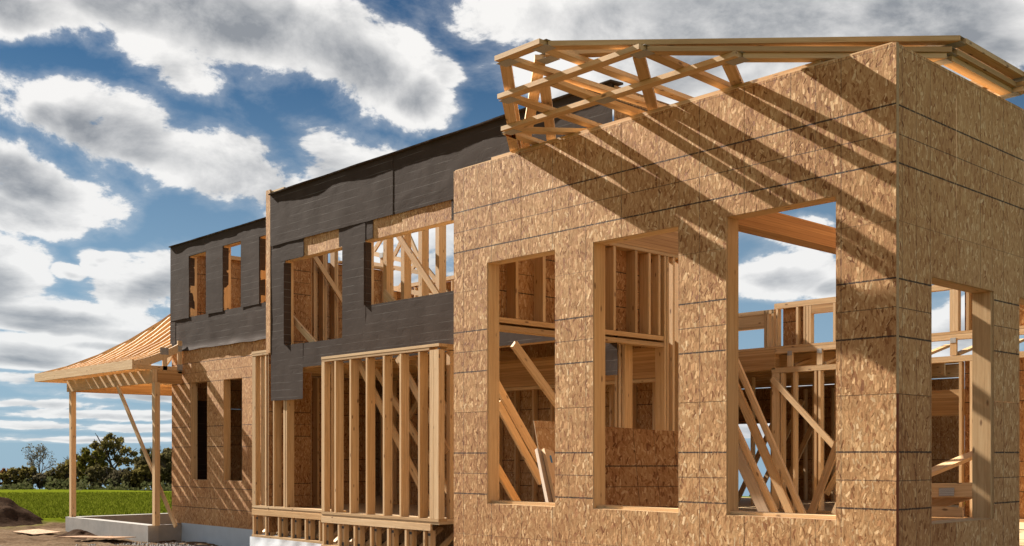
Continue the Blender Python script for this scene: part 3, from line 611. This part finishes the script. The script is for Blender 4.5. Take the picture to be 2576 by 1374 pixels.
# rear rooms: partition studs, ceiling joists, outer wall with an opening
for x in frange(-16.5, -12.3, .61): box('ceiling_joist', x - .02, x + .02, 9.7, 14.7, 1.40, 1.66, back)
for y in frange(15.3, 19, .61): box('ceiling_joist', -14.5, -8.7, y - .02, y + .02, 1.38, 1.62, back)
box('floor_deck', -14.5, -8.7, 15.0, 19.0, 1.63, 1.65, back, 'subfloor'); box('floor_deck', -15.5, -3.8, 14.76, 19.3, FL - .02, FL - .001, back, 'subfloor')
box('laminated_beam', -8.6, -4.5, 16.6, 16.74, .62, 1.02, back, 'laminated')
for x in frange(-12.4, -8.8, .41): box('stud', x - .02, x + .02, 16.2, 16.29, FL, 1.37, back) if abs(x + 12.2) > .7 else None
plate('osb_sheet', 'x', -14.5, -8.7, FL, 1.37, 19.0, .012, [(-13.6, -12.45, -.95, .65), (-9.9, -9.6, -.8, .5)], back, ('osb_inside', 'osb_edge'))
plate('osb_sheet', 'y', 15.0, 18.99, FL, 1.6, -14.5, .012, [], back, ('osb_inside', 'osb_edge'))  # side wall added to keep the sun off the rear sheathing
studs_x(back, [-9.30, -8.82, -8.5, -8.1], YD + .5, YD + .64, FL, 1.29); studs_x(back, [-9.6, -9.2, -8.9], 16.9, 17.0, FL, 1.29); board('brace', (-9.1, YD + .4, -.6), (-8.2, YD + .4, .9), .089, .038, (1, 0, -1), back)
studs_x(back, [-13.65, -12.42, -11.8, -11.2, -10.6], 18.9, 18.99, FL, 1.3)

# loose things inside the wing
def quad_sheet(name, label, P, mat='osb_plain', cat='board', th=.012, group=None):
    P = [Vector(p) for p in P]; ex = (P[1] - P[0]); o = P[0]; ax = ex.normalized(); up = (P[3] - P[0]); nrm = ax.cross(up).normalized(); az_ = nrm.cross(ax) * -1
    az_ = ax.cross(nrm) * -1
    M = Matrix((ax, -nrm, az_)).transposed(); Mi = M.inverted(); L = [Mi @ (p - o) for p in P]
    V = [(v.x, 0, v.z) for v in L] + [(v.x, th, v.z) for v in L]
    mw = M.to_4x4(); mw.translation = o
    ob = put(name, mesh(name, V, [(0, 1, 2, 3), (7, 6, 5, 4), (0, 4, 5, 1), (1, 5, 6, 2), (2, 6, 7, 3), (3, 7, 4, 0)], [mat, 'osb_edge'], [0, 0, 1, 1, 1, 1]), mw)
    tag(ob, label, cat, group); return ob
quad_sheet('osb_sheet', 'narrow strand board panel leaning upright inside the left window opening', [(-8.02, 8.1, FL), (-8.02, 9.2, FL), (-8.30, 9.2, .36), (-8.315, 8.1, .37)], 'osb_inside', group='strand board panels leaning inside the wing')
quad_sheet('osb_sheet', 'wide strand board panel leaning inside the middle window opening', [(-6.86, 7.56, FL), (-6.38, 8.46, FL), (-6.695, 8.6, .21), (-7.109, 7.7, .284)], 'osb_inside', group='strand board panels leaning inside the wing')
for k, (p, q) in enumerate((((-8.09, 7.98, .05), (-7.62, 7.75, -.75)), ((-8.04, 8.03, .05), (-7.55, 7.8, -.75)))):
    lb = thing('lumber_board', ('front' if k == 0 else 'rear') + ' short board of the pair leaning in the left window opening', 'board', (p[0], p[1], FL), 'boards leaning in the left window'); board('plank', p, q, .14, .038, (0, -1, .2), lb, 'grey_lumber' if k == 0 else 'lumber')
    if k == 1: board('label', Vector(p) + Vector((.035, -.045, -.06)), Vector(p) + Vector((.08, -.066, -.135)), .09, .002, (.9, .7, .3), lb, 'blue_label')
lb = thing('lumber_board', 'slanting board with a blue label in the middle window opening', 'board', (-6.6, 7.5, FL))
board('plank', (-7.30, 7.52, -.10), (-6.62, 7.40, -.62), .089, .038, (1, 0, 1), lb); board('label', (-7.17, 7.476, -.20), (-7.05, 7.455, -.29), .092, .003, (1, 0, 1), lb, 'blue_label')
# heap of boards behind the right-hand opening
PILE = [((-5.5, 10.4, -.36), (-4.55, 10.6, -.33), .14, (0, .2, 1)), ((-5.3, 10.7, -.52), (-4.6, 10.75, -.28), .14, (0, 0, 1)), ((-5.5, 10.3, -.55), (-4.75, 10.4, -.55), .10, (0, 0, 1)),
        ((-5.5, 10.2, -.66), (-4.5, 10.3, -.64), .09, (0, 0, 1)), ((-5.45, 10.5, -.3), (-4.9, 11.2, .05), .12, (1, 0, 0)), ((-5.4, 10.15, -.78), (-4.4, 10.2, -.76), .14, (0, 1, 0)), ((-4.95, 10.05, -.82), (-4.3, 10.35, -.55), .14, (0, 0, 1))]
PL = ['top long board of the heap behind the right opening', 'board tilted across the back of the heap behind right opening', 'third board down in the heap behind the right opening', 'low board near the bottom of the heap behind right opening', 'board sticking up towards the back of the heap behind right opening', 'flat bottom board of the heap behind the right opening', 'short slanting board at the front of the heap behind right opening']
for k, (p, q, w, wd) in enumerate(PILE):
    lb = thing('lumber_board', PL[k], 'board', (p[0], p[1], FL), 'boards heaped behind the right opening'); pk = board('plank', p, q, w, .038, wd, lb)
    if k == 0: board('connector_plate', (-5.02, 10.46, -.36), (-4.88, 10.49, -.355), .08, .002, (0, .2, 1), pk, 'gusset_metal')

# ================================================================ TRUSSES LYING FLAT ON THE WING WALLS
def truss(k, yt, xl, xr, z, label, peak=False):
    t = thing('roof_truss', label, 'truss', ((xl + xr) / 2, 8.95, z), 'roof trusses stacked flat on the wing')
    w, th = .089, .038; zc = z + th / 2; yh, yb = 7.90 - .01 * k, 9.03; XL, XR = -8.28, (-3.80, -3.64, -3.70, -3.735, -3.96)[k]
    dl = Vector((XL - xl, yh - yt, 0)); dr = Vector((XR - xr, yh - yt, 0))
    def mem(nm, a, b_, w_=w): return board(nm, (a[0], a[1], zc), (b_[0], b_[1], zc), w_, th, (b_[1] - a[1], -(b_[0] - a[0]), 0), t)
    chord = None
    if not peak: chord = mem('flat_chord', (xl - .03, yt + w / 2), (xr + .05, yt + w / 2))
    a = (xl, yt + (.09 if not peak else .04)); b_ = (xr, yt + (.09 if not peak else .04))
    s1 = mem('sloped_chord', (a[0] - .035, a[1] + .03), (XL, yh)); mem('sloped_chord', (b_[0] + .03, b_[1] + .02), (XR, yh))
    mem('heel_web', (XL + .01, yh + .05), (XL + .01, yb - .05)); mem('heel_web', (XR - .01, yh + .05), (XR - .01, yb - .05)); bc = mem('bottom_chord', (XL - .05, yb), (XR + .12, yb))
    cx = (XL + XR) / 2
    WEBS = {0: [],
            1: [((xl + .03, yt + .1), (xl + .12, yb - .05)), ((xr - .01, yt + .1), (xr - .06, yb - .05)), ((xl - .17, yt + .68), (xl - 1.30, yt + 1.9))],
            2: [((xl + .03, yt + .1), (xl - .12, yb - .05)), ((-6.17, yt + .1), (-6.33, yb - .05)), ((xr + .02, yt + .1), (xr - .12, yb - .05)), ((xr - .07, yt + .14), (xr - 1.85, yb - .2))],
            3: [((xl - .06, yt + .1), (xl - .35, yb - .05)), ((xl + .03, yt + .12), (xl + 1.7, yb - .1)), ((xr - .1, yt + .12), (xr - 1.2, yb - .1))],
            4: [((xl + .1, yt + .12), (xl + 1.2, yb - .05)), ((xr - .1, yt + .12), (xr - 1.2, yb - .05))]}
    for p_, q_ in WEBS[k]: mem('web', p_, q_)
    pts = [(xl + .01, yt + .10), (xr - .0, yt + .10)] if not peak else [(xl, yt + .12)]
    for (x, y) in pts + [(XL + .05, yh + .03), (XR - .05, yh + .03), (XR + .0, yb), (XL, yb)] + ([(cx - .05, yt + .06)] if k == 3 else []):
        for zz_ in (z - .0025, z + th): box('connector_plate', x - .075, x + .075, y - .055, y + .055, zz_ + .0005, zz_ + .0025, bc if y > yb - .01 else (chord or s1) if y < yh else s1, 'gusset_metal')
truss(0, 5.9, -6.02, -6.02, 3.068, 'topmost pointed truss lying highest in the flat stack', True)
truss(1, 5.655, -6.21, -5.80, 3.028, 'truss of the flat stack reaching farthest out over the yard')
truss(2, 6.13, -6.70, -5.25, 2.960, 'second truss out in the flat stack, with medium flat end chord')
truss(3, 6.67, -7.245, -4.79, 2.920, 'third truss in the flat stack, with long flat end chord before the wall')
truss(4, 7.19, -7.95, -4.4, 2.879, 'lowest truss of the flat stack, lying along the wall top')

# ================================================================ TWO-STOREY HOUSE WITH BLACK WRAP
YM, YL, ZT = 9.5, 10.36, 4.30
house = thing('wrapped_house', 'two-storey house body under construction wrapped in black building paper', 'house', (-15, YM, -1.75))
W1 = (-15.54, -13.87, 1.78, 3.165); W2 = (-13.32, -10.95, 2.205, 3.17)
for a, b_ in ((-15.975, -14.76), (-14.76, -13.54), (-13.54, -12.32), (-12.32, -11.1), (-11.1, -9.88), (-9.88, -8.50)):
    for z0, z1 in (((1.41, W2[2]), (W2[3], ZT - .02)) if W2[0] <= a and b_ <= W2[1] else ((1.41, ZT - .02),)): plate('osb_sheet', 'x', a + .0015, b_ - .0015, z0, z1, YM, .011, [W1, W2], house, origin=(a, 1.9))
plate('corner_strip', 'x', -16.116, -15.983, 1.70, 4.40, YM - .022, .03, [], house, ('osb_plain', 'osb_edge')); box('corner_stud', -16.11, -15.985, YM + .012, YM + .15, 1.70, 4.385, house); box('corner_stud', -15.98, -15.62, YM + .013, YM + .15, 4.345, 4.383, house)
wy_ = YM - .012
wrap('wrap_sheet', -15.972, -12.62, 3.45, 4.30, wy_ - .014, house, 1, .007, .012)
wrap('wrap_sheet', -12.65, -8.44, 3.44, 4.30, wy_ - .005, house, 2, .008, .01)
ledge('wrap_fold', -15.97, -8.42, wy_ - .062, YM + .15, 4.318, house, 3)
wrap('wrap_sheet', -15.97, -15.50, .90, 3.50, wy_, house, 4, .005, .01, [(-15.54, -15.0, 1.79, 3.16)])
wrap('wrap_sheet', -15.66, -14.98, 3.165, 3.48, wy_ - .003, house, 5, .005, .004)
wrap('wrap_sheet', -13.90, -13.30, 1.40, 3.48, wy_ - .004, house, 6, .006, .01)
wrap('wrap_sheet', -13.99, -13.86, 3.17, 3.48, wy_, house, 16, .004, .01); wrap('wrap_sheet', -13.34, -13.12, 3.18, 3.48, wy_ - .001, house, 17, .004, .01)
wrap('wrap_sheet', -15.52, -13.88, 1.40, 1.785, wy_ + .003, house, 7, .005, .008)
wrap('wrap_sheet', -13.31, -8.40, 1.40, 2.21, wy_, house, 8, .006, .008)
wrap('wrap_sheet', -10.96, -8.44, 2.19, 3.47, wy_ + .002, house, 9, .006, .0); wrap('wrap_sheet', -11.33, -10.9, 3.16, 3.47, wy_ + .001, house, 19, .004, .0)
wrap('wrap_flap', -8.78, -8.36, .93, 1.45, wy_ - .01, house, 10, .012, .01)
for (y0, y1, x, z0, z1, sd) in ((9.46, 9.60, -15.535, 1.80, 3.15, 21), (9.46, 9.60, -13.312, 2.23, 3.15, 22)): wrap('wrap_flap', y0, y1, z0, z1, x, house, sd, .006, .03, axis='y', rag_top=.02)
g0, g1 = YM + .012, YM + .15
for (x0, x1, z0, z1) in (W1, W2):
    box('jamb_stud', x0 - .036, x0 + .001, g0, g1, 1.80, 4.2, house); box('jamb_stud', x0 - .076, x0 - .04, g0, g1, 1.80, 4.2, house); box('jamb_stud', x1 - .001, x1 + .036, g0, g1, 1.80, 4.2, house)
    box('header', x0 + .002, x1 - .002, g0, g1, z1 - .001, z1 + .036, house); box('header', x0 + .002, x1 - .002, g0, g0 + .04, z1 + .04, z1 + .3, house); box('sill_plate', x0 + .002, x1 - .002, g0, g1, z0 - .036, z0 + .003, house)
box('top_plate', -15.97, -8.5, g0, g1, 4.20, 4.275, house); box('floor_rim', -15.97, -8.5, g0, g0 + .04, 1.42, 1.77, house); box('header', -15.3, -8.5, g0, g1, 1.40, 1.438, house)
studs_x(house, [-15.9, -13.75, -13.6, -13.45] + frange(-10.9, -8.6, .406), g0, g1, 1.80, 4.19)
plate('end_sheet', 'y', YM + .013, YM + 1.1, 3.3, ZT - .03, -8.43, .012, [], house, ('osb_inside', 'osb_edge')); box('end_stud', -8.56, -8.45, YM + .16, YM + .3, 3.3, 4.19, house)
# left part, set back
U = [(-20.56, -19.845, 2.785, 4.01), (-19.175, -18.477, 2.785, 4.02), (-17.813, -17.1, 2.785, 4.0)]
Lw = [(-20.542, -19.843, -.485, 1.465), (-19.19, -18.477, -.485, 1.46)]
for a, b_ in ((-21.365, -20.15), (-20.15, -18.93), (-18.93, -17.71), (-17.71, -16.12)):
    plate('osb_sheet', 'x', a + .0015, b_ - .0015, -1.385, 1.05, YL, .011, Lw, house, origin=(a, .98 - 1.208)); plate('osb_sheet', 'x', a + .0015, b_ - .0015, 1.053, ZT - .02, YL, .011, Lw + U, house, origin=(a, 1.053))
wl = YL - .012
wrap('wrap_sheet', -21.375, -16.13, 2.62, 3.36, wl, house, 31, .007, .0, U); wrap('wrap_sheet', -21.37, -16.13, 3.27, 4.295, wl - .012, house, 36, .006, .02, [(a, b_, c - .02, d_) for a, b_, c, d_ in U])
wrap('wrap_sheet', -21.30, -16.13, 2.11, 2.66, wl - .004, house, 32, .009, .02, fold_low=.03)
wrap('wrap_sheet', -21.385, -21.16, 2.16, 3.62, wl - .007, house, 35, .007, .02); ledge('wrap_fold', -21.38, -16.13, wl - .055, YL + .15, 4.312, house, 33)
for (x0, x1, z0, z1) in U: wrap('wrap_flap', YL - .02, YL + .10, z0 + .02, z1 - .03, x0 + .006, house, int(-x0 * 3), .012, .03, axis='y')
h0, h1 = YL + .012, YL + .152
for (x0, x1, z0, z1) in U + Lw:
    box('jamb_stud', x0 - .036, x0 + .002, h0, h1, z0 - .3, z1 + .2, house); box('jamb_stud', x1 - .002, x1 + .036, h0, h1, z0 - .3, z1 + .2, house)
    box('header', x0 + .003, x1 - .003, h0, h1, z1 - .001, z1 + .036, house); box('sill_plate', x0 + .003, x1 - .003, h0, h1, z0 - .036, z0 + .003, house)
box('top_plate', -21.35, -16.13, h0, h1, 4.20, 4.278, house)
plate('osb_sheet', 'y', YM + .02, YL - .02, FL - .4, ZT - .03, -16.105, .012, [], house, ('osb_inside', 'osb_edge'))
for a, b_ in ((YL + .012, 11.6), (11.6, 12.85), (12.85, 14.5)):
    plate('osb_sheet', 'y', a + .0015, b_ - .0015, 1.0, 4.25, -21.35, .012, [], house, ('osb_inside', 'osb_edge')); plate('osb_sheet', 'y', a + .0015, b_ - .0015, -1.38, .997, -21.35, .012, [], house, ('osb_inside', 'osb_edge'))
studs_y(house, frange(10.75, 14.3, .406), -21.35, -21.21, 1.8, 4.18); studs_y(house, frange(10.75, 14.3, .406), -21.35, -21.21, FL, 1.4); box('top_plate', -21.355, -21.21, h1 + .01, 14.5, 4.19, 4.27, house)
wrap('wrap_sheet', 10.5, 11.4, -.6, 1.15, -21.325, house, 61, .008, .01, axis='y')
box('floor_deck', -14.19, -9.0, g1 + .012, 12.4, 1.775, 1.797, house, 'subfloor')  # deck added over the first floor to block light from the rooms below
# floors, foundation
box('floor_deck', -21.3, -8.5, h1 + .012, 14.7, FL - .02, FL - .001, house, 'subfloor'); box('floor_deck', -16.0, -8.5, g1 + .012, h1 + .01, FL - .02, FL - .001, house, 'subfloor'); box('floor_deck', -21.2, -14.2, h1 + .02, 14.45, 1.775, 1.797, house, 'subfloor'); box('floor_deck', -15.95, -14.2, g1 + .003, h1 + .015, 1.775, 1.797, house, 'subfloor')
box('foundation', -21.34, -16.2, YL + .02, YL + .25, -2.2, -1.39, house, 'concrete'); box('foundation', -16.5, -8.5, YM + .1, YM + .3, -2.2, -1.36, house, 'concrete'); box('foundation', -21.3, -21.1, YL + .26, 14.6, -2.6, -1.39, house, 'concrete')
box('foundation', -21.0, -8.5, 14.5, 14.7, -2.4, -1.0, house, 'concrete')
wrap('membrane', -20.9, -16.3, -2.0, -1.37, YL - .012, house, 41, .014, .0).data.materials[0] = MATS['membrane']
# rear wall and inner partitions
for a in frange(-21.3, -11.6, 1.22):
    plate('osb_sheet', 'x', a, a + 1.217, 1.8, 3.58, 14.5, .012, [], house, ('osb_inside', 'osb_edge')); plate('osb_sheet', 'x', a, a + 1.217, FL, 1.797, 14.5, .012, [(-19.4, -18.95, -.4, 1.2)], house, ('osb_inside', 'osb_edge'))
studs_x(house, frange(-21.2, -12.0, .406), 14.36, 14.495, 1.8, 3.56); studs_x(house, frange(-21.2, -10.6, .406), 14.36, 14.495, FL, 1.35); box('top_plate', -21.3, -11.9, 14.36, 14.51, 3.585, 3.66, house)
plate('osb_sheet', 'y', 10.53, 11.55, 1.8, 4.2, -17.40, .012, [], house, ('osb_inside', 'osb_edge')); plate('osb_sheet', 'y', 11.553, 13.0, 1.8, 3.62, -17.40, .012, [], house, ('osb_inside', 'osb_edge'))
studs_y(house, [10.55, 10.8, 11.164, 11.2], -17.39, -17.25, 1.8, 4.2); studs_y(house, [11.36, 11.41, 11.615, 11.66], -17.39, -17.25, 1.8, 4.35); studs_y(house, [12.0, 12.4, 12.8], -17.39, -17.25, 1.8, 3.6); box('top_plate', -17.40, -17.25, 11.7, 13.0, 3.625, 3.66, house)
for x in (-14.396, -13.928, -13.48, -13.057, -12.6): box('stud', x - .045, x + .045, 10.65, 10.79, 1.8, 4.05 if x < -13.2 else 3.72, house)
box('top_plate', -13.1, -12.96, 10.80, 14.3, 3.62, 3.70, house); box('top_plate', -14.45, -12.9, 10.65, 10.79, 4.055, 4.09, house)
board('brace', (-14.1, 10.5, 3.75), (-12.7, 10.5, 2.25), .10, .038, (1, 0, 1), house); board('brace', (-17.1, 11.0, 3.71), (-17.1, 11.72, 2.83), .09, .038, (0, 1, 1), house)
board('brace', (-15.93, 9.75, 2.40), (-15.0, 9.75, 1.75), .10, .038, (1, 0, 1), house); board('brace', (-13.2, 9.75, 2.42), (-12.85, 9.75, 2.15), .10, .038, (1, 0, 1), house)
box('plate_stack', -14.9, -13.9, 11.2, 11.4, 1.80, 1.90, house); box('plate_stack', -13.6, -11.7, 10.85, 10.95, 2.36, 2.42, house)
# first floor partitions behind the bay openings
for a in frange(-16.4, -9.3, 1.22): plate('osb_sheet', 'x', a, a + 1.217, FL, 1.76, 12.1, .012, [], house, ('osb_inside', 'osb_edge'))  # sheets added behind the studs so the rooms stay dark
studs_x(house, frange(-16.0, -8.9, .406), 12.0, 12.09, FL, 1.36, 'lumber'); box('top_plate', -16.2, -8.7, 12.0, 12.09, 1.365, 1.395, house)
plate('osb_sheet', 'y', 9.7, 12.0, FL, 1.38, -16.62, .012, [], house, ('osb_inside', 'osb_edge')); studs_y(house, [9.9, 10.3, 10.73, 11.1, 11.5], -16.61, -16.47, FL, 1.36)
box('laminated_beam', -12.5, -8.55, 11.0, 11.13, 1.0, 1.40, house, 'laminated'); box('top_plate', -12.5, -8.55, 11.0, 11.13, .955, .995, house)
studs_x(house, frange(-14.0, -9.5, .28), 12.6, 12.74, 1.42, 2.3); studs_x(house, [-8.72, -8.66, -8.60], 9.86, 10.0, FL, 1.9); studs_x(house, [-9.05], 9.9, 10.0, FL, 1.3)
board('brace', (-13.6, 9.9, 1.3), (-11.6, 9.9, -.8), .10, .038, (1, 0, 1), house); board('brace', (-12.4, 9.75, 1.35), (-10.9, 9.75, -.3), .10, .038, (1, 0, 1), house)
board('brace', (-15.0, 11.5, .5), (-14.2, 11.5, 1.3), .10, .038, (1, 0, -1), house)

# a standing roof truss beyond the upper opening
s = 13.5 / 16.5
tt = thing('roof_truss', 'upright roof truss seen against the sky through the wide upper opening', 'truss', (-17.5, 13.5, 1.8))
for p, q in (((-23.4, 4.7), (-22.2, 5.65)), ((-22.5, 4.3), (-21.35, 5.6)), ((-22.9, 5.162), (-21.0, 4.66)), ((-22.9, 4.892), (-20.9, 4.43)), ((-21.4, 5.5), (-20.9, 4.72)), ((-20.93, 4.76), (-19.3, 3.3)), ((-21.75, 4.1), (-20.95, 4.74)), ((-22.42, 5.1), (-22.42, 4.2)), ((-22.8, 4.2), (-22.3, 4.6)), ((-23.4, 4.5), (-20.4, 3.8))):
    board('truss_member', (p[0] * s, 13.5, p[1] * s), (q[0] * s, 13.5, q[1] * s), .089, .038, (0, .01, 1) if abs(p[0] - q[0]) > .1 else (1, 0, 0), tt)
for x, z in ((-21.33, 5.45), (-22.42, 5.04), (-20.93, 4.74)): box('connector_plate', x * s - .06, x * s + .06, 13.47, 13.4795, z * s - .05, z * s + .05, tt, 'gusset_metal')

# ================================================================ BAY FRAMES
def floor_truss_ends(parent, xs, y, x0, x1, zt):
    box('rim_chord', x0, x1, y, y + .038, zt - .128, zt - .038, parent); box('floor_truss_bottom_chord', x0, x1, y, y + .09, zt - .50, zt - .462, parent)
    for x in xs:
        box('truss_block', x - .02, x + .02, y + .004, y + .09, zt - .46, zt - .13, parent); bk = box('truss_block', x + .045, x + .09, y + .04, y + .13, zt - .46, zt - .13, parent)
        board('truss_web', (x + .06, y + .16, zt - .44), (x + .06, y + .58, zt - .14), .089, .038, (1, 0, 0), parent)
        box('truss_plate', x + .042, x + .093, y + .037, y + .0395, zt - .455, zt - .40, bk, 'dark_metal'); box('truss_plate', x + .042, x + .093, y + .037, y + .0395, zt - .20, zt - .165, bk, 'dark_metal')
YB = 9.2
bay = thing('bay_frame', 'projecting bay of bare upright studs beside the sheathed wing', 'frame', (-12.6, YB, -1.75), 'unsheathed bay frames')
XS = [-13.67, -13.281, -12.876, -12.467, -12.083, -11.669]
studs_x(bay, XS, YB, YB + .14, FL + .038, 1.40)
for x0, x1 in ((-14.03, -13.95), (-11.44, -11.36), (-11.355, -11.25)): box('corner_post', x0, x1, YB - .002, YB + .10, FL + .038, 1.405, bay)
box('stud', -13.94, -13.90, YB + .11, YB + .25, FL + .038, 1.40, bay); box('stud', -11.33, -11.255, YB + .20, YB + .29, FL + .038, 1.40, bay)
box('bottom_plate', -14.03, -11.25, YB - .004, YB + .14, FL, FL + .036, bay); box('top_plate', -14.03, -11.45, YB - .001, YB + .14, 1.408, 1.444, bay); box('top_plate', -14.035, -11.24, YB - .004, YB + .143, 1.446, 1.484, bay)
box('side_plate', -11.39, -11.245, YB + .145, YB + .30, 1.41, 1.484, bay); box('side_plate', -11.39, -11.245, YB + .145, YB + .30, FL, FL + .036, bay)
box('subfloor', -14.03, -11.24, YB + .002, YB + .45, FL - .036, FL - .002, bay, 'subfloor')
floor_truss_ends(bay, frange(-13.99, -11.2, .405), YB - .003, -14.04, -11.42, FL + .002)
board('brace', (-13.3, YB + .16, 1.38), (-11.5, YB + .16, -.83), .10, .038, (1, 0, 1), bay); board('brace', (-12.4, YB + .2, 1.38), (-11.3, YB + .2, 0.05), .10, .038, (1, 0, 1), bay)
YB1 = 9.52
bay1 = thing('bay_frame', 'bare stud wall left of the projecting bay, below the hanging black flap', 'frame', (-15.7, YB1, -1.75), 'unsheathed bay frames')
box('corner_post', -16.635, -16.525, YB1 - .002, YB1 + .09, FL + .038, 1.68, bay1); box('stud', -16.51, -16.40, YB1 + .095, YB1 + .235, FL + .038, 1.68, bay1)
studs_x(bay1, [-16.20, -15.945], YB1, YB1 + .14, FL + .038, 1.68); box('jamb_stud', -15.64, -15.59, YB1, YB1 + .14, FL + .038, 1.36, bay1); box('jamb_stud', -15.575, -15.535, YB1 + .002, YB1 + .14, FL + .038, 1.36, bay1)
box('top_plate', -16.64, -15.99, YB1 - .005, YB1 + .14, 1.684, 1.722, bay1); box('top_plate', -16.645, -15.99, YB1 - .007, YB1 + .142, 1.724, 1.762, bay1); box('bottom_plate', -16.635, -14.05, YB1 - .004, YB1 + .14, FL, FL + .036, bay1)
box('subfloor', -16.63, -14.05, YB1 + .002, YB1 + .4, FL - .036, FL - .002, bay1, 'subfloor')
floor_truss_ends(bay1, frange(-16.6, -14.2, .405), YB1 - .006, -16.645, -14.06, FL + .002)
plate('back_sheet', 'x', -16.6, -11.3, -1.345, -.93, YB1 + .75, .012, [], bay1, ('osb_inside', 'osb_edge'))
# clear plastic draped below the bays
for (x0, x1, y, z1, lb, sd) in ((-16.66, -14.06, YB1 - .03, -1.375, 'white plastic sheet hung below the stud wall left of the bay', 51), (-14.06, -11.2, YB - .03, -1.375, 'white plastic sheet hung below the projecting bay', 52)):
    o = wrap('plastic_sheet', x0, x1, -2.0, z1, y, None, sd, .02, 0); o.data.materials[0] = MATS['poly_sheet']; tag(o, lb, 'plastic sheet', 'plastic sheets below the bays')

# ================================================================ PORCH
porch = thing('porch', 'open timber porch with swept roof rafters on two posts over a concrete footing', 'porch', (-23, 9.72, -1.4))
XP, YP = -20.87, 9.72
for x in (-24.955, -20.72):
    box('post', x - .055, x + .055, YP - .055, YP + .055, -1.39, 1.45, porch); box('post_packer', x - .085, x - .058, YP - .05, YP + .05, .70 if x > -22 else .85, 1.72, porch)
box('beam', -25.15, -20.80, YP - .06, YP - .022, 1.445, 1.705, porch); box('beam', -25.12, -20.83, YP - .02, YP + .06, 1.455, 1.70, porch, 'laminated'); box('beam', -20.91, -20.80, YP + .065, YL - .05, 1.445, 1.70, porch, 'laminated'); box('beam', -25.12, -25.0, YP + .065, 13.2, 1.445, 1.70, porch, 'laminated')
box('beam', -25.0, -21.4, 12.9, 13.05, 1.445, 1.70, porch, 'laminated')
x0, y0 = -26.0, 9.30
box('fascia', x0, -20.80, y0 - .038, y0, 1.70, 1.885, porch); box('fascia', x0 - .04, x0 - .002, y0 - .036, 13.4, 1.70, 1.885, porch)
prof = lambda d: 1.845 + .27 * d + .155 * d * d
def rafter(x, yend, up_to=None):
    n = 5; d1 = yend - y0; pts = [(x, y0 + d1 * k / n, prof(d1 * k / n)) for k in range(n + 1)]; V = []; Fc = []
    for (a, b_, c) in pts:
        for sx, sz in ((-.019, -.15), (.019, -.15), (.019, .02), (-.019, .02)): V.append((sx, b_ - y0, c + sz - 1.8))
    for k in range(n):
        for j in range(4): Fc.append((4 * k + j, 4 * k + (j + 1) % 4, 4 * k + 4 + (j + 1) % 4, 4 * k + 4 + j))
    Fc += [(3, 2, 1, 0), tuple(4 * n + j for j in range(4))]
    put('rafter', mesh('rafter', V, Fc, 'lumber'), Matrix.Translation((x, y0, 1.8)), porch)
for x in frange(-25.6, -21.45, .37): rafter(x, min(y0 + (x - x0), 12.4))
for x in (-21.25, -20.82): rafter(x, YL - .06)
# side rafters rise from the left eave to the hip
for y in frange(9.95, 12.9, .41):
    d1 = min(y - y0, 2.4) if y < 11.7 else 2.4
    prev = None
    for k in range(4):
        a, b_ = d1 * k / 4, d1 * (k + 1) / 4; board('side_rafter', (x0 + a, y, prof(a) - .04), (x0 + b_, y, prof(b_) - .04), .12, .038, (0, 0, 1), porch)
for k in range(5):
    a, b_ = 2.6 * k / 5, 2.6 * (k + 1) / 5; board('hip_rafter', (x0 + a, y0 + a, prof(a) - .03), (x0 + b_, y0 + b_, prof(b_) - .03), .14, .04, (0, 0, 1), porch)
# end truss against the house
box('end_truss_post', -20.84, -20.80, YL - .14, YL - .05, 1.66, prof(1.0) + .05, porch); box('end_truss_post', -20.84, -20.80, YL - .46, YL - .37, 1.70, prof(.6), porch); box('end_truss_chord', -20.84, -20.80, y0 + .05, YL - .04, 1.708, 1.79, porch)
box('connector_plate', -20.799, -20.7965, YL - .52, YL - .34, 2.02, 2.16, porch, 'gusset_metal'); box('connector_plate', -20.799, -20.7965, YL - .16, YL - .04, 1.72, 1.84, porch, 'gusset_metal'); box('connector_plate', -20.799, -20.7965, YL - .14, YL - .05, 2.1, 2.22, porch, 'gusset_metal')
for x in frange(-24.9, -21.2, .41): box('rafter_block', x - .04, x + .04, YP + .02, YP + .06, 1.71, 1.84, porch); box('ceiling_tie', x - .02, x + .02, y0 + .02, YL - .1 if x > -21.4 else 12.4, 1.708, 1.79, porch)
board('brace', (-22.30, YP - .10, 1.44), (-20.28, YP + .20, -1.40), .09, .038, (1, 0, .7), porch)
box('footing', -25.12, XP, YP - .10, YP + .12, -2.1, -1.392, porch, 'concrete'); box('footing', XP - .22, XP - .002, YP + .122, YL - .03, -2.1, -1.394, porch, 'concrete'); box('footing', -25.12, -24.9, YP + .122, 13.2, -2.1, -1.394, porch, 'concrete'); box('footing', -24.898, -21.4, 12.6, 12.85, -2.1, -1.394, porch, 'concrete')
board('loose_stake', (-21.55, 12.3, -1.6), (-21.3, 12.3, -1.15), .06, .03, (1, 0, -1), porch)
